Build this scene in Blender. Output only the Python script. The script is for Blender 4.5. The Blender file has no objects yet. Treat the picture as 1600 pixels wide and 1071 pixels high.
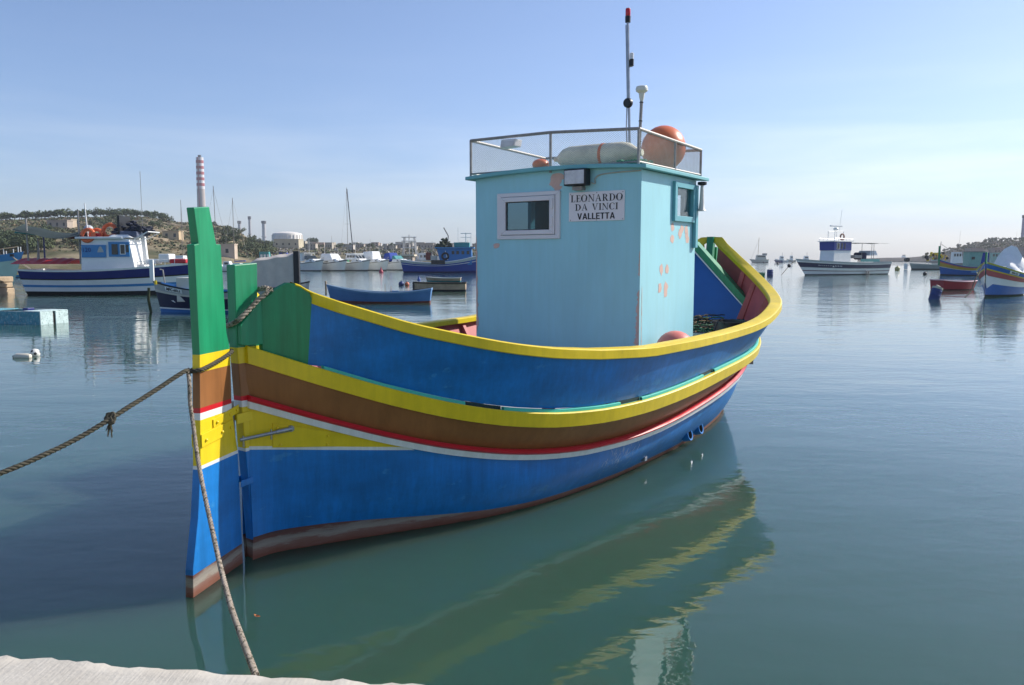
import bpy, math, random
import numpy as np
from mathutils import Vector, Matrix

random.seed(7); RS = np.random.RandomState(11)
sc = bpy.context.scene
col = sc.collection
R = math.radians

# ------------------------------------------------------------------ camera
F_PX, HCAM, PITCH = 1261.9, 2.4, R(5.882)
cam_d = bpy.data.cameras.new('camera'); cam = bpy.data.objects.new('camera', cam_d); col.objects.link(cam)
cam.location = (0, 0, HCAM); cam.rotation_euler = (R(90) - PITCH, 0, 0)
cam_d.sensor_width = 36; cam_d.lens = 36 * F_PX / 1600; cam_d.clip_end = 60000; cam_d.clip_start = .05
sc.camera = cam

# ------------------------------------------------------------------ sky, sun, exposure
SUN_EL, SUN_AZ = R(35), R(65)
w = bpy.data.worlds.new('World'); sc.world = w; w.use_nodes = True
wn = w.node_tree; wl = wn.links; bg = wn.nodes['Background']
sky = wn.nodes.new('ShaderNodeTexSky'); sky.sky_type = 'NISHITA'; sky.sun_disc = False
sky.sun_elevation = SUN_EL; sky.sun_rotation = SUN_AZ
sky.air_density = 1.0; sky.dust_density = .7; sky.ozone_density = 1.2; sky.altitude = 0
tc = wn.nodes.new('ShaderNodeTexCoord')
sep = wn.nodes.new('ShaderNodeSeparateXYZ'); wl.new(tc.outputs['Generated'], sep.inputs[0])
# thin streaky cloud, all round the sky, in a low band
mp = wn.nodes.new('ShaderNodeMapping'); mp.inputs['Scale'].default_value = (1.3, 1.3, 11)
mp.inputs['Rotation'].default_value = (R(3), R(-4), 0)
wl.new(tc.outputs['Generated'], mp.inputs[0])
nz = wn.nodes.new('ShaderNodeTexNoise'); nz.inputs['Scale'].default_value = 1.7; nz.inputs['Detail'].default_value = 6
nz.inputs['Roughness'].default_value = .55; nz.inputs['Distortion'].default_value = .4
wl.new(mp.outputs[0], nz.inputs['Vector'])
cr = wn.nodes.new('ShaderNodeValToRGB'); cr.color_ramp.elements[0].position = .42; cr.color_ramp.elements[1].position = .68
wl.new(nz.outputs['Fac'], cr.inputs[0])
band = wn.nodes.new('ShaderNodeValToRGB'); e = band.color_ramp.elements
e[0].position = .0; e[0].color = (.45, .45, .45, 1); e[1].position = .26; e[1].color = (0, 0, 0, 1)
e2 = e.new(.13); e2.color = (1, 1, 1, 1); e3 = e.new(.19); e3.color = (.25, .25, .25, 1)
wl.new(sep.outputs['Z'], band.inputs[0])
mu = wn.nodes.new('ShaderNodeMath'); mu.operation = 'MULTIPLY'; wl.new(cr.outputs[0], mu.inputs[0]); wl.new(band.outputs[0], mu.inputs[1])
mu2 = wn.nodes.new('ShaderNodeMath'); mu2.operation = 'MULTIPLY'; mu2.inputs[1].default_value = .65; wl.new(mu.outputs[0], mu2.inputs[0])
# cloud brightness follows the sky behind it
scl = wn.nodes.new('ShaderNodeMix'); scl.data_type = 'RGBA'; scl.blend_type = 'MULTIPLY'; scl.inputs[0].default_value = 1
# hazy sea air: bluer towards the horizon, all round
tint = wn.nodes.new('ShaderNodeValToRGB'); te = tint.color_ramp.elements
te[0].position = 0; te[0].color = (.61, .71, 1.0, 1); te[1].position = .45; te[1].color = (.78, .83, .96, 1)
te2 = te.new(.16); te2.color = (.68, .765, .98, 1)
wl.new(sep.outputs['Z'], tint.inputs[0])
gain = wn.nodes.new('ShaderNodeMix'); gain.data_type = 'RGBA'; gain.blend_type = 'MULTIPLY'; gain.inputs[0].default_value = 1
wl.new(sky.outputs[0], gain.inputs[6]); wl.new(tint.outputs[0], gain.inputs[7]); SKYC = gain.outputs[2]
wl.new(SKYC, scl.inputs[6]); scl.inputs[7].default_value = (1.60, 1.30, 1.10, 1)
mx = wn.nodes.new('ShaderNodeMix'); mx.data_type = 'RGBA'
wl.new(mu2.outputs[0], mx.inputs[0]); wl.new(SKYC, mx.inputs[6]); wl.new(scl.outputs[2], mx.inputs[7])
# broad pale aureole round the sun (sea haze)
SV = (math.sin(SUN_AZ)*math.cos(SUN_EL), math.cos(SUN_AZ)*math.cos(SUN_EL), math.sin(SUN_EL))
dt = wn.nodes.new('ShaderNodeVectorMath'); dt.operation = 'DOT_PRODUCT'; wl.new(tc.outputs['Generated'], dt.inputs[0]); dt.inputs[1].default_value = SV
mr = wn.nodes.new('ShaderNodeMapRange'); mr.interpolation_type = 'SMOOTHSTEP'; mr.inputs[1].default_value = -.05; mr.inputs[2].default_value = .85; wl.new(dt.outputs['Value'], mr.inputs[0])
au = wn.nodes.new('ShaderNodeMix'); au.data_type = 'RGBA'; au.blend_type = 'ADD'; wl.new(mr.outputs[0], au.inputs[0]); wl.new(mx.outputs[2], au.inputs[6]); au.inputs[7].default_value = (.22, .18, .16, 1)
wl.new(au.outputs[2], bg.inputs[0]); bg.inputs[1].default_value = .103
sun_d = bpy.data.lights.new('sun', 'SUN'); sun = bpy.data.objects.new('sun', sun_d); col.objects.link(sun)
sun_d.energy = 3.85; sun_d.angle = R(.5); sun_d.color = (1, .95, .87)
SDIR = Vector((math.sin(SUN_AZ) * math.cos(SUN_EL), math.cos(SUN_AZ) * math.cos(SUN_EL), math.sin(SUN_EL)))
sun.rotation_euler = SDIR.to_track_quat('Z', 'Y').to_euler(); sun.location = (30, 10, 40)
vs = sc.view_settings; vs.view_transform = 'Standard'; vs.look = 'None'; vs.exposure = 0.66; vs.gamma = 1; vs.use_curve_mapping = False
sc.cycles.max_bounces = 6; sc.cycles.transparent_max_bounces = 12; sc.cycles.use_denoising = True
sc.cycles.sample_clamp_indirect = 4

# ------------------------------------------------------------------ helpers
def RAY(px, py):
    u = (px - 800) / F_PX; v = (535.5 - py) / F_PX; c, s = math.cos(PITCH), math.sin(PITCH)
    return Vector((u, c + v * s, -s + v * c))
def PX(px, py, d):            # the place at d metres along the view axis seen at a photograph pixel
    return Vector((0, 0, HCAM)) + RAY(px, py) * d
def WP(px, py, z=0.0):        # the place on the water seen at a photograph pixel
    r = RAY(px, py); return Vector((0, 0, HCAM)) + r * ((z - HCAM) / r.z)

class MB:
    def __init__(s): s.v = []; s.f = []; s.m = []
    def add(s, vs, fs, m=0):
        o = len(s.v); s.v += [tuple(p) for p in vs]; s.f += [tuple(i + o for i in f) for f in fs]; s.m += [m] * len(fs); return s
    def box(s, x0, x1, y0, y1, z0, z1, m=0, M=None):
        vs = [(x0,y0,z0),(x1,y0,z0),(x1,y1,z0),(x0,y1,z0),(x0,y0,z1),(x1,y0,z1),(x1,y1,z1),(x0,y1,z1)]
        if M is not None: vs = [M @ Vector(p) for p in vs]
        return s.add(vs, [(0,3,2,1),(4,5,6,7),(0,1,5,4),(1,2,6,5),(2,3,7,6),(3,0,4,7)], m)
    def hexa(s, bot, top, m=0):
        n = len(bot); return s.add(list(bot) + list(top), [tuple(range(n))[::-1], tuple(range(n, 2*n))] + [(i, (i+1) % n, n+(i+1) % n, n+i) for i in range(n)], m)
    def prism(s, poly, fn, a0, a1, m=0):
        return s.hexa([fn(u, v, a0) for u, v in poly], [fn(u, v, a1) for u, v in poly], m)
    def grid(s, rows, m=0, closed=False):
        n = len(rows[0]); vs = [p for r in rows for p in r]; fs = []
        for i in range(len(rows) - 1):
            for j in range(n if closed else n - 1):
                k = (j + 1) % n; fs.append((i*n+j, i*n+k, (i+1)*n+k, (i+1)*n+j))
        return s.add(vs, fs, m)
    def tube(s, pts, r, n=6, m=0, caps=True):
        pts = [Vector(p) for p in pts]; rows = []
        rr = r if hasattr(r, '__len__') else [r] * len(pts)
        t = (pts[1] - pts[0]).normalized(); a = Vector((0,0,1)) if abs(t.z) < .9 else Vector((1,0,0))
        u = t.cross(a).normalized()
        for i, p in enumerate(pts):
            t = (pts[min(i+1, len(pts)-1)] - pts[max(i-1, 0)]).normalized()
            u = (u - t * u.dot(t)).normalized(); v = t.cross(u)
            rows.append([p + (u * math.cos(k*2*math.pi/n) + v * math.sin(k*2*math.pi/n)) * rr[i] for k in range(n)])
        o = len(s.v); s.grid(rows, m, closed=True)
        if caps:
            s.f += [tuple(o + k for k in range(n))[::-1], tuple(o + (len(pts)-1)*n + k for k in range(n))]; s.m += [m, m]
        return s
    def lathe(s, prof, n=16, M=None, m=0):
        M = M or Matrix.Identity(4)
        rows = [[M @ Vector((r*math.cos(k*2*math.pi/n), r*math.sin(k*2*math.pi/n), z)) for k in range(n)] for r, z in prof]
        return s.grid(rows, m, closed=True)
    def ball(s, c, r, n=16, sc3=(1,1,1), m=0, M=None):
        c = Vector(c); k = max(4, n // 2); T = Matrix.Translation(c) @ (M or Matrix.Identity(4)) @ Matrix.Diagonal((*sc3, 1))
        return s.lathe([(r*math.sin(math.pi*i/k) + 1e-5, -r*math.cos(math.pi*i/k)) for i in range(k+1)], n, T, m)
    def build(s, name, mats, parent=None, smooth=False, bevel=0, weld=False, angle=40):
        me = bpy.data.meshes.new(name); me.from_pydata(s.v, [], s.f)
        mats = mats if isinstance(mats, (list, tuple)) else [mats]
        for mm in mats: me.materials.append(mm)
        if len(mats) > 1: me.polygons.foreach_set('material_index', s.m)
        if weld:
            import bmesh
            b = bmesh.new(); b.from_mesh(me); bmesh.ops.remove_doubles(b, verts=b.verts, dist=1e-4); bmesh.ops.recalc_face_normals(b, faces=b.faces); b.to_mesh(me); b.free()
        if smooth:
            me.polygons.foreach_set('use_smooth', [True] * len(me.polygons))
            try: me.set_sharp_from_angle(angle=R(angle))
            except Exception: pass
        me.update()
        o = bpy.data.objects.new(name, me); col.objects.link(o)
        if parent is not None: o.parent = parent
        if bevel:
            md = o.modifiers.new('bevel', 'BEVEL'); md.width = bevel; md.segments = 2; md.limit_method = 'ANGLE'; md.angle_limit = R(35)
        return o

def tag(o, label=None, cat=None, group=None, kind=None):
    for k, v in (('label', label), ('category', cat), ('group', group), ('kind', kind)):
        if v: o[k] = v
    return o
def empty(name, loc, yaw, label, cat, group=None):
    o = bpy.data.objects.new(name, None); col.objects.link(o); o.empty_display_size = .3
    o.location = loc; o.rotation_euler = (0, 0, yaw); return tag(o, label, cat, group)
def copy_tree(o, parent=None):
    c = o.copy(); col.objects.link(c)
    if parent is not None: c.parent = parent
    for ch in list(o.children): copy_tree(ch, c)
    return c
def spline(pts, n):
    pts = [Vector(p) for p in pts]; out = []
    for i in range(len(pts) - 1):
        p0, p1, p2, p3 = pts[max(i-1,0)], pts[i], pts[i+1], pts[min(i+2, len(pts)-1)]
        for k in range(n):
            t = k / n
            out.append(.5*((2*p1) + (p2-p0)*t + (2*p0-5*p1+4*p2-p3)*t*t + (3*p1-p0-3*p2+p3)*t**3))
    return out + [pts[-1]]
def rope(name, pts, r, mat, parent=None, n=8, turns=None, seed=0):   # three laid strands, all one mesh
    c = spline(pts, n); L = sum((c[i+1]-c[i]).length for i in range(len(c)-1))
    m = max(8, int(L / (r * .9))); cum = [0]
    for i in range(len(c)-1): cum.append(cum[-1] + (c[i+1]-c[i]).length)
    q = [Vector((np.interp(L*k/m, cum, [p.x for p in c]), np.interp(L*k/m, cum, [p.y for p in c]), np.interp(L*k/m, cum, [p.z for p in c]))) for k in range(m+1)]
    mb = MB(); u = None
    strands = [[], [], []]
    for k, p in enumerate(q):
        t = (q[min(k+1, m)] - q[max(k-1, 0)]).normalized()
        if u is None: u = t.cross(Vector((.3,.2,1))).normalized()
        u = (u - t*u.dot(t)).normalized(); v = t.cross(u)
        for j in range(3):
            a = k * L / m / (r * 5.5) * 2 * math.pi + j * 2.094
            strands[j].append(p + (u*math.cos(a) + v*math.sin(a)) * r * .5)
    for st in strands: mb.tube(st, r * .56, 6)
    return mb.build(name, mat, parent, smooth=True, angle=80)

# ------------------------------------------------------------------ materials
def node_mat(name):
    m = bpy.data.materials.new(name); m.use_nodes = True; nt = m.node_tree
    return m, nt, nt.nodes['Principled BSDF'], nt.links
_mc = {}
def paint(name, c, rough=.4, var=.12, scale=3.0, bump=.0, bscale=30, spec=.5, metal=0, wear=None, wear_c=(.5,.45,.4), stretch=(1,1,1), streak=0):
    if name in _mc: return _mc[name]
    m, nt, b, l = node_mat(name); _mc[name] = m
    t = nt.nodes.new('ShaderNodeTexCoord'); mpn = nt.nodes.new('ShaderNodeMapping'); mpn.inputs['Scale'].default_value = stretch
    l.new(t.outputs['Object'], mpn.inputs[0])
    n = nt.nodes.new('ShaderNodeTexNoise'); n.inputs['Scale'].default_value = scale; n.inputs['Detail'].default_value = 7; n.inputs['Roughness'].default_value = .62
    l.new(mpn.outputs[0], n.inputs['Vector'])
    r = nt.nodes.new('ShaderNodeValToRGB'); r.color_ramp.elements[0].position = .3; r.color_ramp.elements[1].position = .72
    r.color_ramp.elements[0].color = (*[x * (1 - var) for x in c], 1); r.color_ramp.elements[1].color = (*[min(1, x * (1 + var)) for x in c], 1)
    l.new(n.outputs['Fac'], r.inputs[0]); out = r.outputs[0]
    if wear:
        n2 = nt.nodes.new('ShaderNodeTexNoise'); n2.inputs['Scale'].default_value = scale * 2.7; n2.inputs['Detail'].default_value = 9; n2.inputs['Roughness'].default_value = .7
        l.new(mpn.outputs[0], n2.inputs['Vector'])
        r2 = nt.nodes.new('ShaderNodeValToRGB'); r2.color_ramp.elements[0].position = wear; r2.color_ramp.elements[1].position = wear + .05
        l.new(n2.outputs['Fac'], r2.inputs[0])
        mix = nt.nodes.new('ShaderNodeMix'); mix.data_type = 'RGBA'; l.new(r2.outputs[0], mix.inputs[0]); l.new(out, mix.inputs[6]); mix.inputs[7].default_value = (*wear_c, 1)
        out = mix.outputs[2]
    if streak:      # weather streaks running down the boards
        ms = nt.nodes.new('ShaderNodeMapping'); ms.inputs['Scale'].default_value = (9, 9, .55); l.new(t.outputs['Object'], ms.inputs[0])
        n4 = nt.nodes.new('ShaderNodeTexNoise'); n4.inputs['Scale'].default_value = 1.6; n4.inputs['Detail'].default_value = 8; n4.inputs['Roughness'].default_value = .7; l.new(ms.outputs[0], n4.inputs['Vector'])
        r4 = nt.nodes.new('ShaderNodeValToRGB'); e4 = r4.color_ramp.elements; e4[0].position = .34; e4[1].position = .66
        k = 1 - streak; e4[0].color = (k, k, k*.97, 1); e4[1].color = (1, 1, 1, 1); l.new(n4.outputs['Fac'], r4.inputs[0])
        m4 = nt.nodes.new('ShaderNodeMix'); m4.data_type = 'RGBA'; m4.blend_type = 'MULTIPLY'; m4.inputs[0].default_value = 1; l.new(out, m4.inputs[6]); l.new(r4.outputs[0], m4.inputs[7]); out = m4.outputs[2]
    l.new(out, b.inputs['Base Color'])
    b.inputs['Roughness'].default_value = rough; b.inputs['Metallic'].default_value = metal
    b.inputs['Specular IOR Level'].default_value = spec
    if rough < .9:
        rr = nt.nodes.new('ShaderNodeMapRange'); rr.inputs[3].default_value = max(.05, rough - .1); rr.inputs[4].default_value = min(1, rough + .12)
        l.new(n.outputs['Fac'], rr.inputs[0]); l.new(rr.outputs[0], b.inputs['Roughness'])
    if bump:
        n3 = nt.nodes.new('ShaderNodeTexNoise'); n3.inputs['Scale'].default_value = bscale; n3.inputs['Detail'].default_value = 4
        l.new(mpn.outputs[0], n3.inputs['Vector'])
        bp = nt.nodes.new('ShaderNodeBump'); bp.inputs['Distance'].default_value = bump; bp.inputs['Strength'].default_value = 1
        l.new(n3.outputs['Fac'], bp.inputs['Height']); l.new(bp.outputs[0], b.inputs['Normal'])
    return m
def glass(name, tint=(.75,.85,.88), mixf=.25):
    if name in _mc: return _mc[name]
    m, nt, b, l = node_mat(name); _mc[name] = m
    tr = nt.nodes.new('ShaderNodeBsdfTransparent'); tr.inputs[0].default_value = (*tint, 1)
    gl = nt.nodes.new('ShaderNodeBsdfGlossy'); gl.inputs['Roughness'].default_value = .03
    fr0 = nt.nodes.new('ShaderNodeLayerWeight'); fr0.inputs['Blend'].default_value = .5
    fr = nt.nodes.new('ShaderNodeMath'); fr.operation = 'POWER'; fr.inputs[1].default_value = 5; l.new(fr0.outputs['Facing'], fr.inputs[0])
    ad = nt.nodes.new('ShaderNodeMath'); ad.operation = 'ADD'; ad.use_clamp = True; ad.inputs[1].default_value = mixf; l.new(fr.outputs[0], ad.inputs[0])
    mx_ = nt.nodes.new('ShaderNodeMixShader'); l.new(ad.outputs[0], mx_.inputs[0]); l.new(tr.outputs[0], mx_.inputs[1]); l.new(gl.outputs[0], mx_.inputs[2])
    l.new(mx_.outputs[0], nt.nodes['Material Output'].inputs[0]); return m

BLUE   = paint('hull_blue', (.005, .185, .56), .42, .26, 1.3, .0015, 9, wear=.60, wear_c=(.03,.24,.58), stretch=(1,1,2), streak=.24)
YELLOW = paint('strake_yellow', (.80, .58, .012), .38, .08, 4, .0008, 20, wear=.66, wear_c=(.62,.43,.03), streak=.13)
GREEN  = paint('post_green', (.010, .27, .115), .36, .12, 4, .001, 14, wear=.70, wear_c=(.10,.40,.24), stretch=(1,1,.4), streak=.30)
BROWN  = paint('plank_brown', (.29, .113, .032), .42, .15, 3, .001, 12, wear=.64, wear_c=(.34,.15,.06), streak=.22)
RED    = paint('strake_red', (.56, .012, .022), .3, .08, 4)
WHITE  = paint('strake_white', (.78, .78, .78), .4, .05, 5, streak=.16)
AQUA   = paint('ledge_aqua', (.06, .50, .40), .45, .1, 4)
MAROON = paint('bulwark_maroon', (.48, .10, .10), .6, .16, 3)
DECKG  = paint('deck_grey', (.42, .42, .42), .7, .1, 4)
CABIN  = paint('cabin_aqua', (.345, .675, .75), .5, .08, 1.2, .0012, 25, wear=.715, wear_c=(.42,.56,.60), stretch=(1,1,.45), streak=.045)
PINK   = paint('primer_pink', (.66, .45, .38), .8, .1, 8)
PVC    = paint('pvc_white', (.72, .70, .71), .4, .03, 5)
GALV   = paint('galvanised', (.33, .31, .29), .55, .25, 18, metal=.3, wear=.62, wear_c=(.16,.08,.05))
BLACK  = paint('black_plastic', (.012, .012, .014), .45, .1, 8)
STEEL  = paint('bare_steel', (.36, .37, .39), .35, .2, 20, metal=.8)
ROPE   = paint('rope_dark', (.075, .066, .045), .95, .35, 30, .002, 160)
ROPEW  = paint('rope_pale', (.30, .25, .20), .95, .3, 14, .002, 160, wear=.53, wear_c=(.07,.06,.035))
# ------------------------------------------------------------------ water, quay
def water_mat():
    m, nt, b, l = node_mat('harbour_water')
    b.inputs['Base Color'].default_value = (.040, .092, .068, 1); b.inputs['Roughness'].default_value = .02
    b.inputs['Subsurface Weight'].default_value = 1; b.inputs['Subsurface Radius'].default_value = (.8, 1.7, 1.45); b.inputs['Subsurface Scale'].default_value = 2.4; b.inputs['Subsurface Anisotropy'].default_value = .3
    b.inputs['IOR'].default_value = 1.45
    g = nt.nodes.new('ShaderNodeNewGeometry')
    def noise(scale, det, sx, sy, rot=0, dist=0):
        mp_ = nt.nodes.new('ShaderNodeMapping'); mp_.inputs['Scale'].default_value = (sx, sy, 1); mp_.inputs['Rotation'].default_value = (0, 0, R(rot))
        l.new(g.outputs['Position'], mp_.inputs[0])
        n = nt.nodes.new('ShaderNodeTexNoise'); n.inputs['Scale'].default_value = scale; n.inputs['Detail'].default_value = det; n.inputs['Distortion'].default_value = dist
        n.inputs['Roughness'].default_value = .5
        l.new(mp_.outputs[0], n.inputs['Vector']); return n.outputs['Fac']
    def math_(op, a, c):
        n = nt.nodes.new('ShaderNodeMath'); n.operation = op
        for i, x in enumerate((a, c)):
            if isinstance(x, (int, float)): n.inputs[i].default_value = x
            else: l.new(x, n.inputs[i])
        return n.outputs[0]
    small = noise(4.6, 3, .75, 1.25, 18, .3)      # ~0.3 m ripples
    mid = noise(1.05, 3, .6, 1.25, -12, .2)       # ~1 m wavelets
    big = noise(.22, 2, .7, 1.2, 25)
    patch = noise(.045, 3, .5, 1.6, 5, .6)         # cat's paws: ruffled and calm patches
    ramp = nt.nodes.new('ShaderNodeMapRange'); ramp.inputs[1].default_value = .42; ramp.inputs[2].default_value = .62; ramp.inputs[3].default_value = .45; ramp.inputs[4].default_value = 1.0
    l.new(patch, ramp.inputs[0])
    h = math_('ADD', math_('MULTIPLY', math_('MULTIPLY', small, ramp.outputs[0]), .0072), math_('ADD', math_('MULTIPLY', mid, .015), math_('MULTIPLY', big, .035)))
    sx = nt.nodes.new('ShaderNodeSeparateXYZ'); l.new(g.outputs['Position'], sx.inputs[0])     # the corner by the quay is sheltered, open water is more ruffled
    ex = nt.nodes.new('ShaderNodeMapRange'); ex.inputs[1].default_value = 12; ex.inputs[2].default_value = 70; ex.inputs[3].default_value = 1.0; ex.inputs[4].default_value = 2.6; l.new(sx.outputs['Y'], ex.inputs[0])
    h = math_('MULTIPLY', h, ex.outputs[0])
    bp = nt.nodes.new('ShaderNodeBump'); bp.inputs['Distance'].default_value = 1; bp.inputs['Strength'].default_value = WAVE
    l.new(h, bp.inputs['Height']); l.new(bp.outputs[0], b.inputs['Normal'])
    return m
WAVE = .62
mb = MB(); mb.box(-3400, 3400, -400, 3800, -3, 0)
tag(mb.build('water', water_mat()), kind='structure')

def concrete():
    m, nt, b, l = node_mat('quay_concrete')
    t = nt.nodes.new('ShaderNodeTexCoord')
    n = nt.nodes.new('ShaderNodeTexNoise'); n.inputs['Scale'].default_value = 3; n.inputs['Detail'].default_value = 9; n.inputs['Roughness'].default_value = .7; l.new(t.outputs['Object'], n.inputs['Vector'])
    r = nt.nodes.new('ShaderNodeValToRGB'); r.color_ramp.elements[0].color = (.42,.38,.32,1); r.color_ramp.elements[1].color = (.58,.54,.47,1); r.color_ramp.elements[0].position = .3; r.color_ramp.elements[1].position = .7
    l.new(n.outputs['Fac'], r.inputs[0])
    mp_ = nt.nodes.new('ShaderNodeMapping'); mp_.inputs['Rotation'].default_value = (0,0,R(35)); mp_.inputs['Scale'].default_value = (40, 3, 1); l.new(t.outputs['Object'], mp_.inputs[0])
    n2 = nt.nodes.new('ShaderNodeTexNoise'); n2.inputs['Scale'].default_value = 2; n2.inputs['Detail'].default_value = 5; l.new(mp_.outputs[0], n2.inputs['Vector'])
    n3 = nt.nodes.new('ShaderNodeTexNoise'); n3.inputs['Scale'].default_value = 55; n3.inputs['Detail'].default_value = 6; l.new(t.outputs['Object'], n3.inputs['Vector'])
    ad = nt.nodes.new('ShaderNodeMath'); ad.operation = 'ADD'; l.new(n2.outputs['Fac'], ad.inputs[0]); l.new(n3.outputs['Fac'], ad.inputs[1])
    bp = nt.nodes.new('ShaderNodeBump'); bp.inputs['Distance'].default_value = .0025; l.new(ad.outputs[0], bp.inputs['Height']); l.new(bp.outputs[0], b.inputs['Normal'])
    # yellow lichen where the surface faces the water
    g = nt.nodes.new('ShaderNodeNewGeometry'); sp = nt.nodes.new('ShaderNodeSeparateXYZ'); l.new(g.outputs['True Normal'], sp.inputs[0])
    rr = nt.nodes.new('ShaderNodeMapRange'); rr.inputs[1].default_value = .9; rr.inputs[2].default_value = .3; l.new(sp.outputs['Z'], rr.inputs[0])
    mixc = nt.nodes.new('ShaderNodeMix'); mixc.data_type = 'RGBA'; l.new(rr.outputs[0], mixc.inputs[0]); l.new(r.outputs[0], mixc.inputs[6]); mixc.inputs[7].default_value = (.42,.38,.13,1)
    l.new(mixc.outputs[2], b.inputs['Base Color']); b.inputs['Roughness'].default_value = .9
    return m
mb = MB(); e0, e1 = WP(0, 1023, .85), WP(630, 1066.5, .85); dq = (e1 - e0).normalized(); nq = Vector((-dq.y, dq.x, 0))
N = 420; rows = [[] for _ in range(7)]
for i in range(N + 1):
    a = -9 + 16 * i / N; p = e0 + dq * a
    ch = .006 * math.sin(a * 7.1) * math.sin(a * 3.3 + 1) +   .005 * math.sin(a*23+2*math.sin(a*9)) + RS.uniform(-.008, .008) - (.03 if RS.rand() < .05 else 0)
    for k, (off, z) in enumerate(((-14, .85), (-1, .852), (-.08, .85), (-.012 + ch, .847 + ch * .15), (.01 + ch, .82), (.02, .6), (.02, -2.5))):
        q = p + nq * off; rows[k].append((q.x, q.y, z))
mb.grid(rows); tag(mb.build('quay', concrete(), smooth=True, angle=50), kind='structure')

# ------------------------------------------------------------------ the painted fishing boat
PSI, X0, Y0, BL = .603937, -2.13863, 6.27100, 10.16523
def frame_yaw(): return math.pi/2 - PSI
BOAT = empty('fishing_boat', (X0, Y0, 0), frame_yaw(), 'large blue wooden fishing boat with yellow, brown and red strakes and aqua wheelhouse, nearest', 'fishing boat')
def P3(s, b, z): return Vector((s, -b, z))      # s metres forward of the stern, b to starboard
def pchip(x, y):
    x, y = np.array(x, float), np.array(y, float); h = np.diff(x); dl = np.diff(y) / h; d = np.zeros_like(y)
    d[0], d[-1] = dl[0], dl[-1]
    for i in range(1, len(x) - 1):
        if dl[i-1] * dl[i] > 0:
            w1, w2 = 2*h[i] + h[i-1], h[i] + 2*h[i-1]; d[i] = (w1 + w2) / (w1/dl[i-1] + w2/dl[i])
    def f(t):
        t = min(max(t, x[0]), x[-1]); i = min(int(np.searchsorted(x, t, 'right')) - 1, len(x) - 2); u = (t - x[i]) / h[i]
        return float((1+2*u)*(1-u)**2*y[i] + u*(1-u)**2*h[i]*d[i] + u*u*(3-2*u)*y[i+1] + u*u*(u-1)*h[i]*d[i+1])
    return f
HB = ((2.2897,2.3535,2.667),(1.9355,2.3777,2.8273),(1.7027,2.3765,2.7391)); SM = .52021
def hb(k, s):
    t = min(max(s / BL, 0), 1); B, pa, pf = HB[k]
    u, p = ((SM - t)/SM, pa) if t < SM else ((t - SM)/(1 - SM), pf)
    return .05 + (B - .05) * (1 - u**p)
zW = pchip([BL*.025*i for i in range(41)], (2.3797,2.2235,2.0883,1.9784,1.8769,1.8019,1.7346,1.6774,1.6333,1.596,1.5719,1.5484,1.5365,1.5241,1.5175,1.5236,1.5289,1.5321,1.5356,1.5399,1.5435,
    1.5485,1.5576,1.5712,1.589,1.6173,1.6510,1.6990,1.7480,1.7832,1.8182,1.8605,1.9116,1.9731,2.0469,2.1348,2.239,2.3617,2.505,2.6715,2.8636))
def bW(s):
    w_, y_ = hb(0, s), hb(1, s); t = min(max((s-1)/2, 0), 1); t = t*t*(3-2*t); e_ = min(max((s-5.2)/2.6, 0), 1); e_ = e_*e_*(3-2*e_)
    return y_ + (w_ - y_) * (1 - .65*t*(1-e_))
zY = pchip([BL*x for x in (0,.05,.1,.15,.2,.25,.3,.35,.4,.45,.5,.55,.6,.65,.7,.75,.8,.85,.9,.95,1)],
           (1.746,1.513,1.304,1.14,1.029,.968,.949,.959,.987,1.022,1.057,1.089,1.117,1.143,1.169,1.2,1.245,1.34,1.5,1.74,2.05))
zR = pchip([BL*x for x in (0,.05,.1,.15,.2,.25,.3,.35,.4,.45,.5,.55,.6,.65,.7,.75,.8,.85,.9,.95,1)],
           (1.353,1.132,.935,.778,.666,.597,.565,.562,.58,.612,.653,.699,.75,.806,.862,.925,.99,1.07,1.18,1.33,1.52))
zWB = lambda s: zR(s) - (.103 + .03 * min(max((s - 4.5) / 3, 0), 1))
zRB = lambda s: zR(s) - (.050 + .015 * min(max((s - 5) / 3, 0), 1))
zYB = lambda s: zY(s) - .140 + .02 * min(max((s - 5) / 2, 0), 1)
bWL = pchip((0,.17,.57,1.07,1.4,2.0,2.7,3.4,4.2,5.3,6.4,7.65,8.5,9.3,BL), (.05,.055,.225,.49,.67,.97,1.17,1.265,1.315,1.305,1.225,1.05,.845,.52,.05))
zBT = pchip((0,.5,1,1.5,2,2.6,5,8,BL), (.19,.185,.153,.108,.075,.055,.05,.06,.13))
SS = [.03 + (BL - .03) * (.5 - .5*math.cos(math.pi*i/72)) for i in range(73)]
def both(fn, ss, mb=None, m=0, closed=False, flip=False):
    mb = mb or MB()
    for g in (1, -1): mb.grid([[P3(s, g*b, z) for s, b, z in fn(s)] for s in ss], m, closed)
    return mb
def strake(name, outer, ss, mat, bevel=0, smooth=True):     # outer(s) -> closed section [(s,b,z)...]
    mb = MB()
    for g in (1, -1):
        rows = [[P3(s, g*b, z) for _, b, z in outer(s)] for s in ss]; o = len(mb.v); n = len(rows[0]); mb.grid(rows, 0, True)
        mb.f += [tuple(o + k for k in range(n)), tuple(o + (len(rows)-1)*n + k for k in range(n))[::-1]]; mb.m += [0, 0]
    return mb.build(name, mat, BOAT, smooth=smooth, weld=True, bevel=bevel, angle=35)
def bYB(s): return .75*hb(1, s) + .25*hb(2, s)
def bWBt(s): return .9*hb(2, s) + .1*bWL(s)
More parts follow.
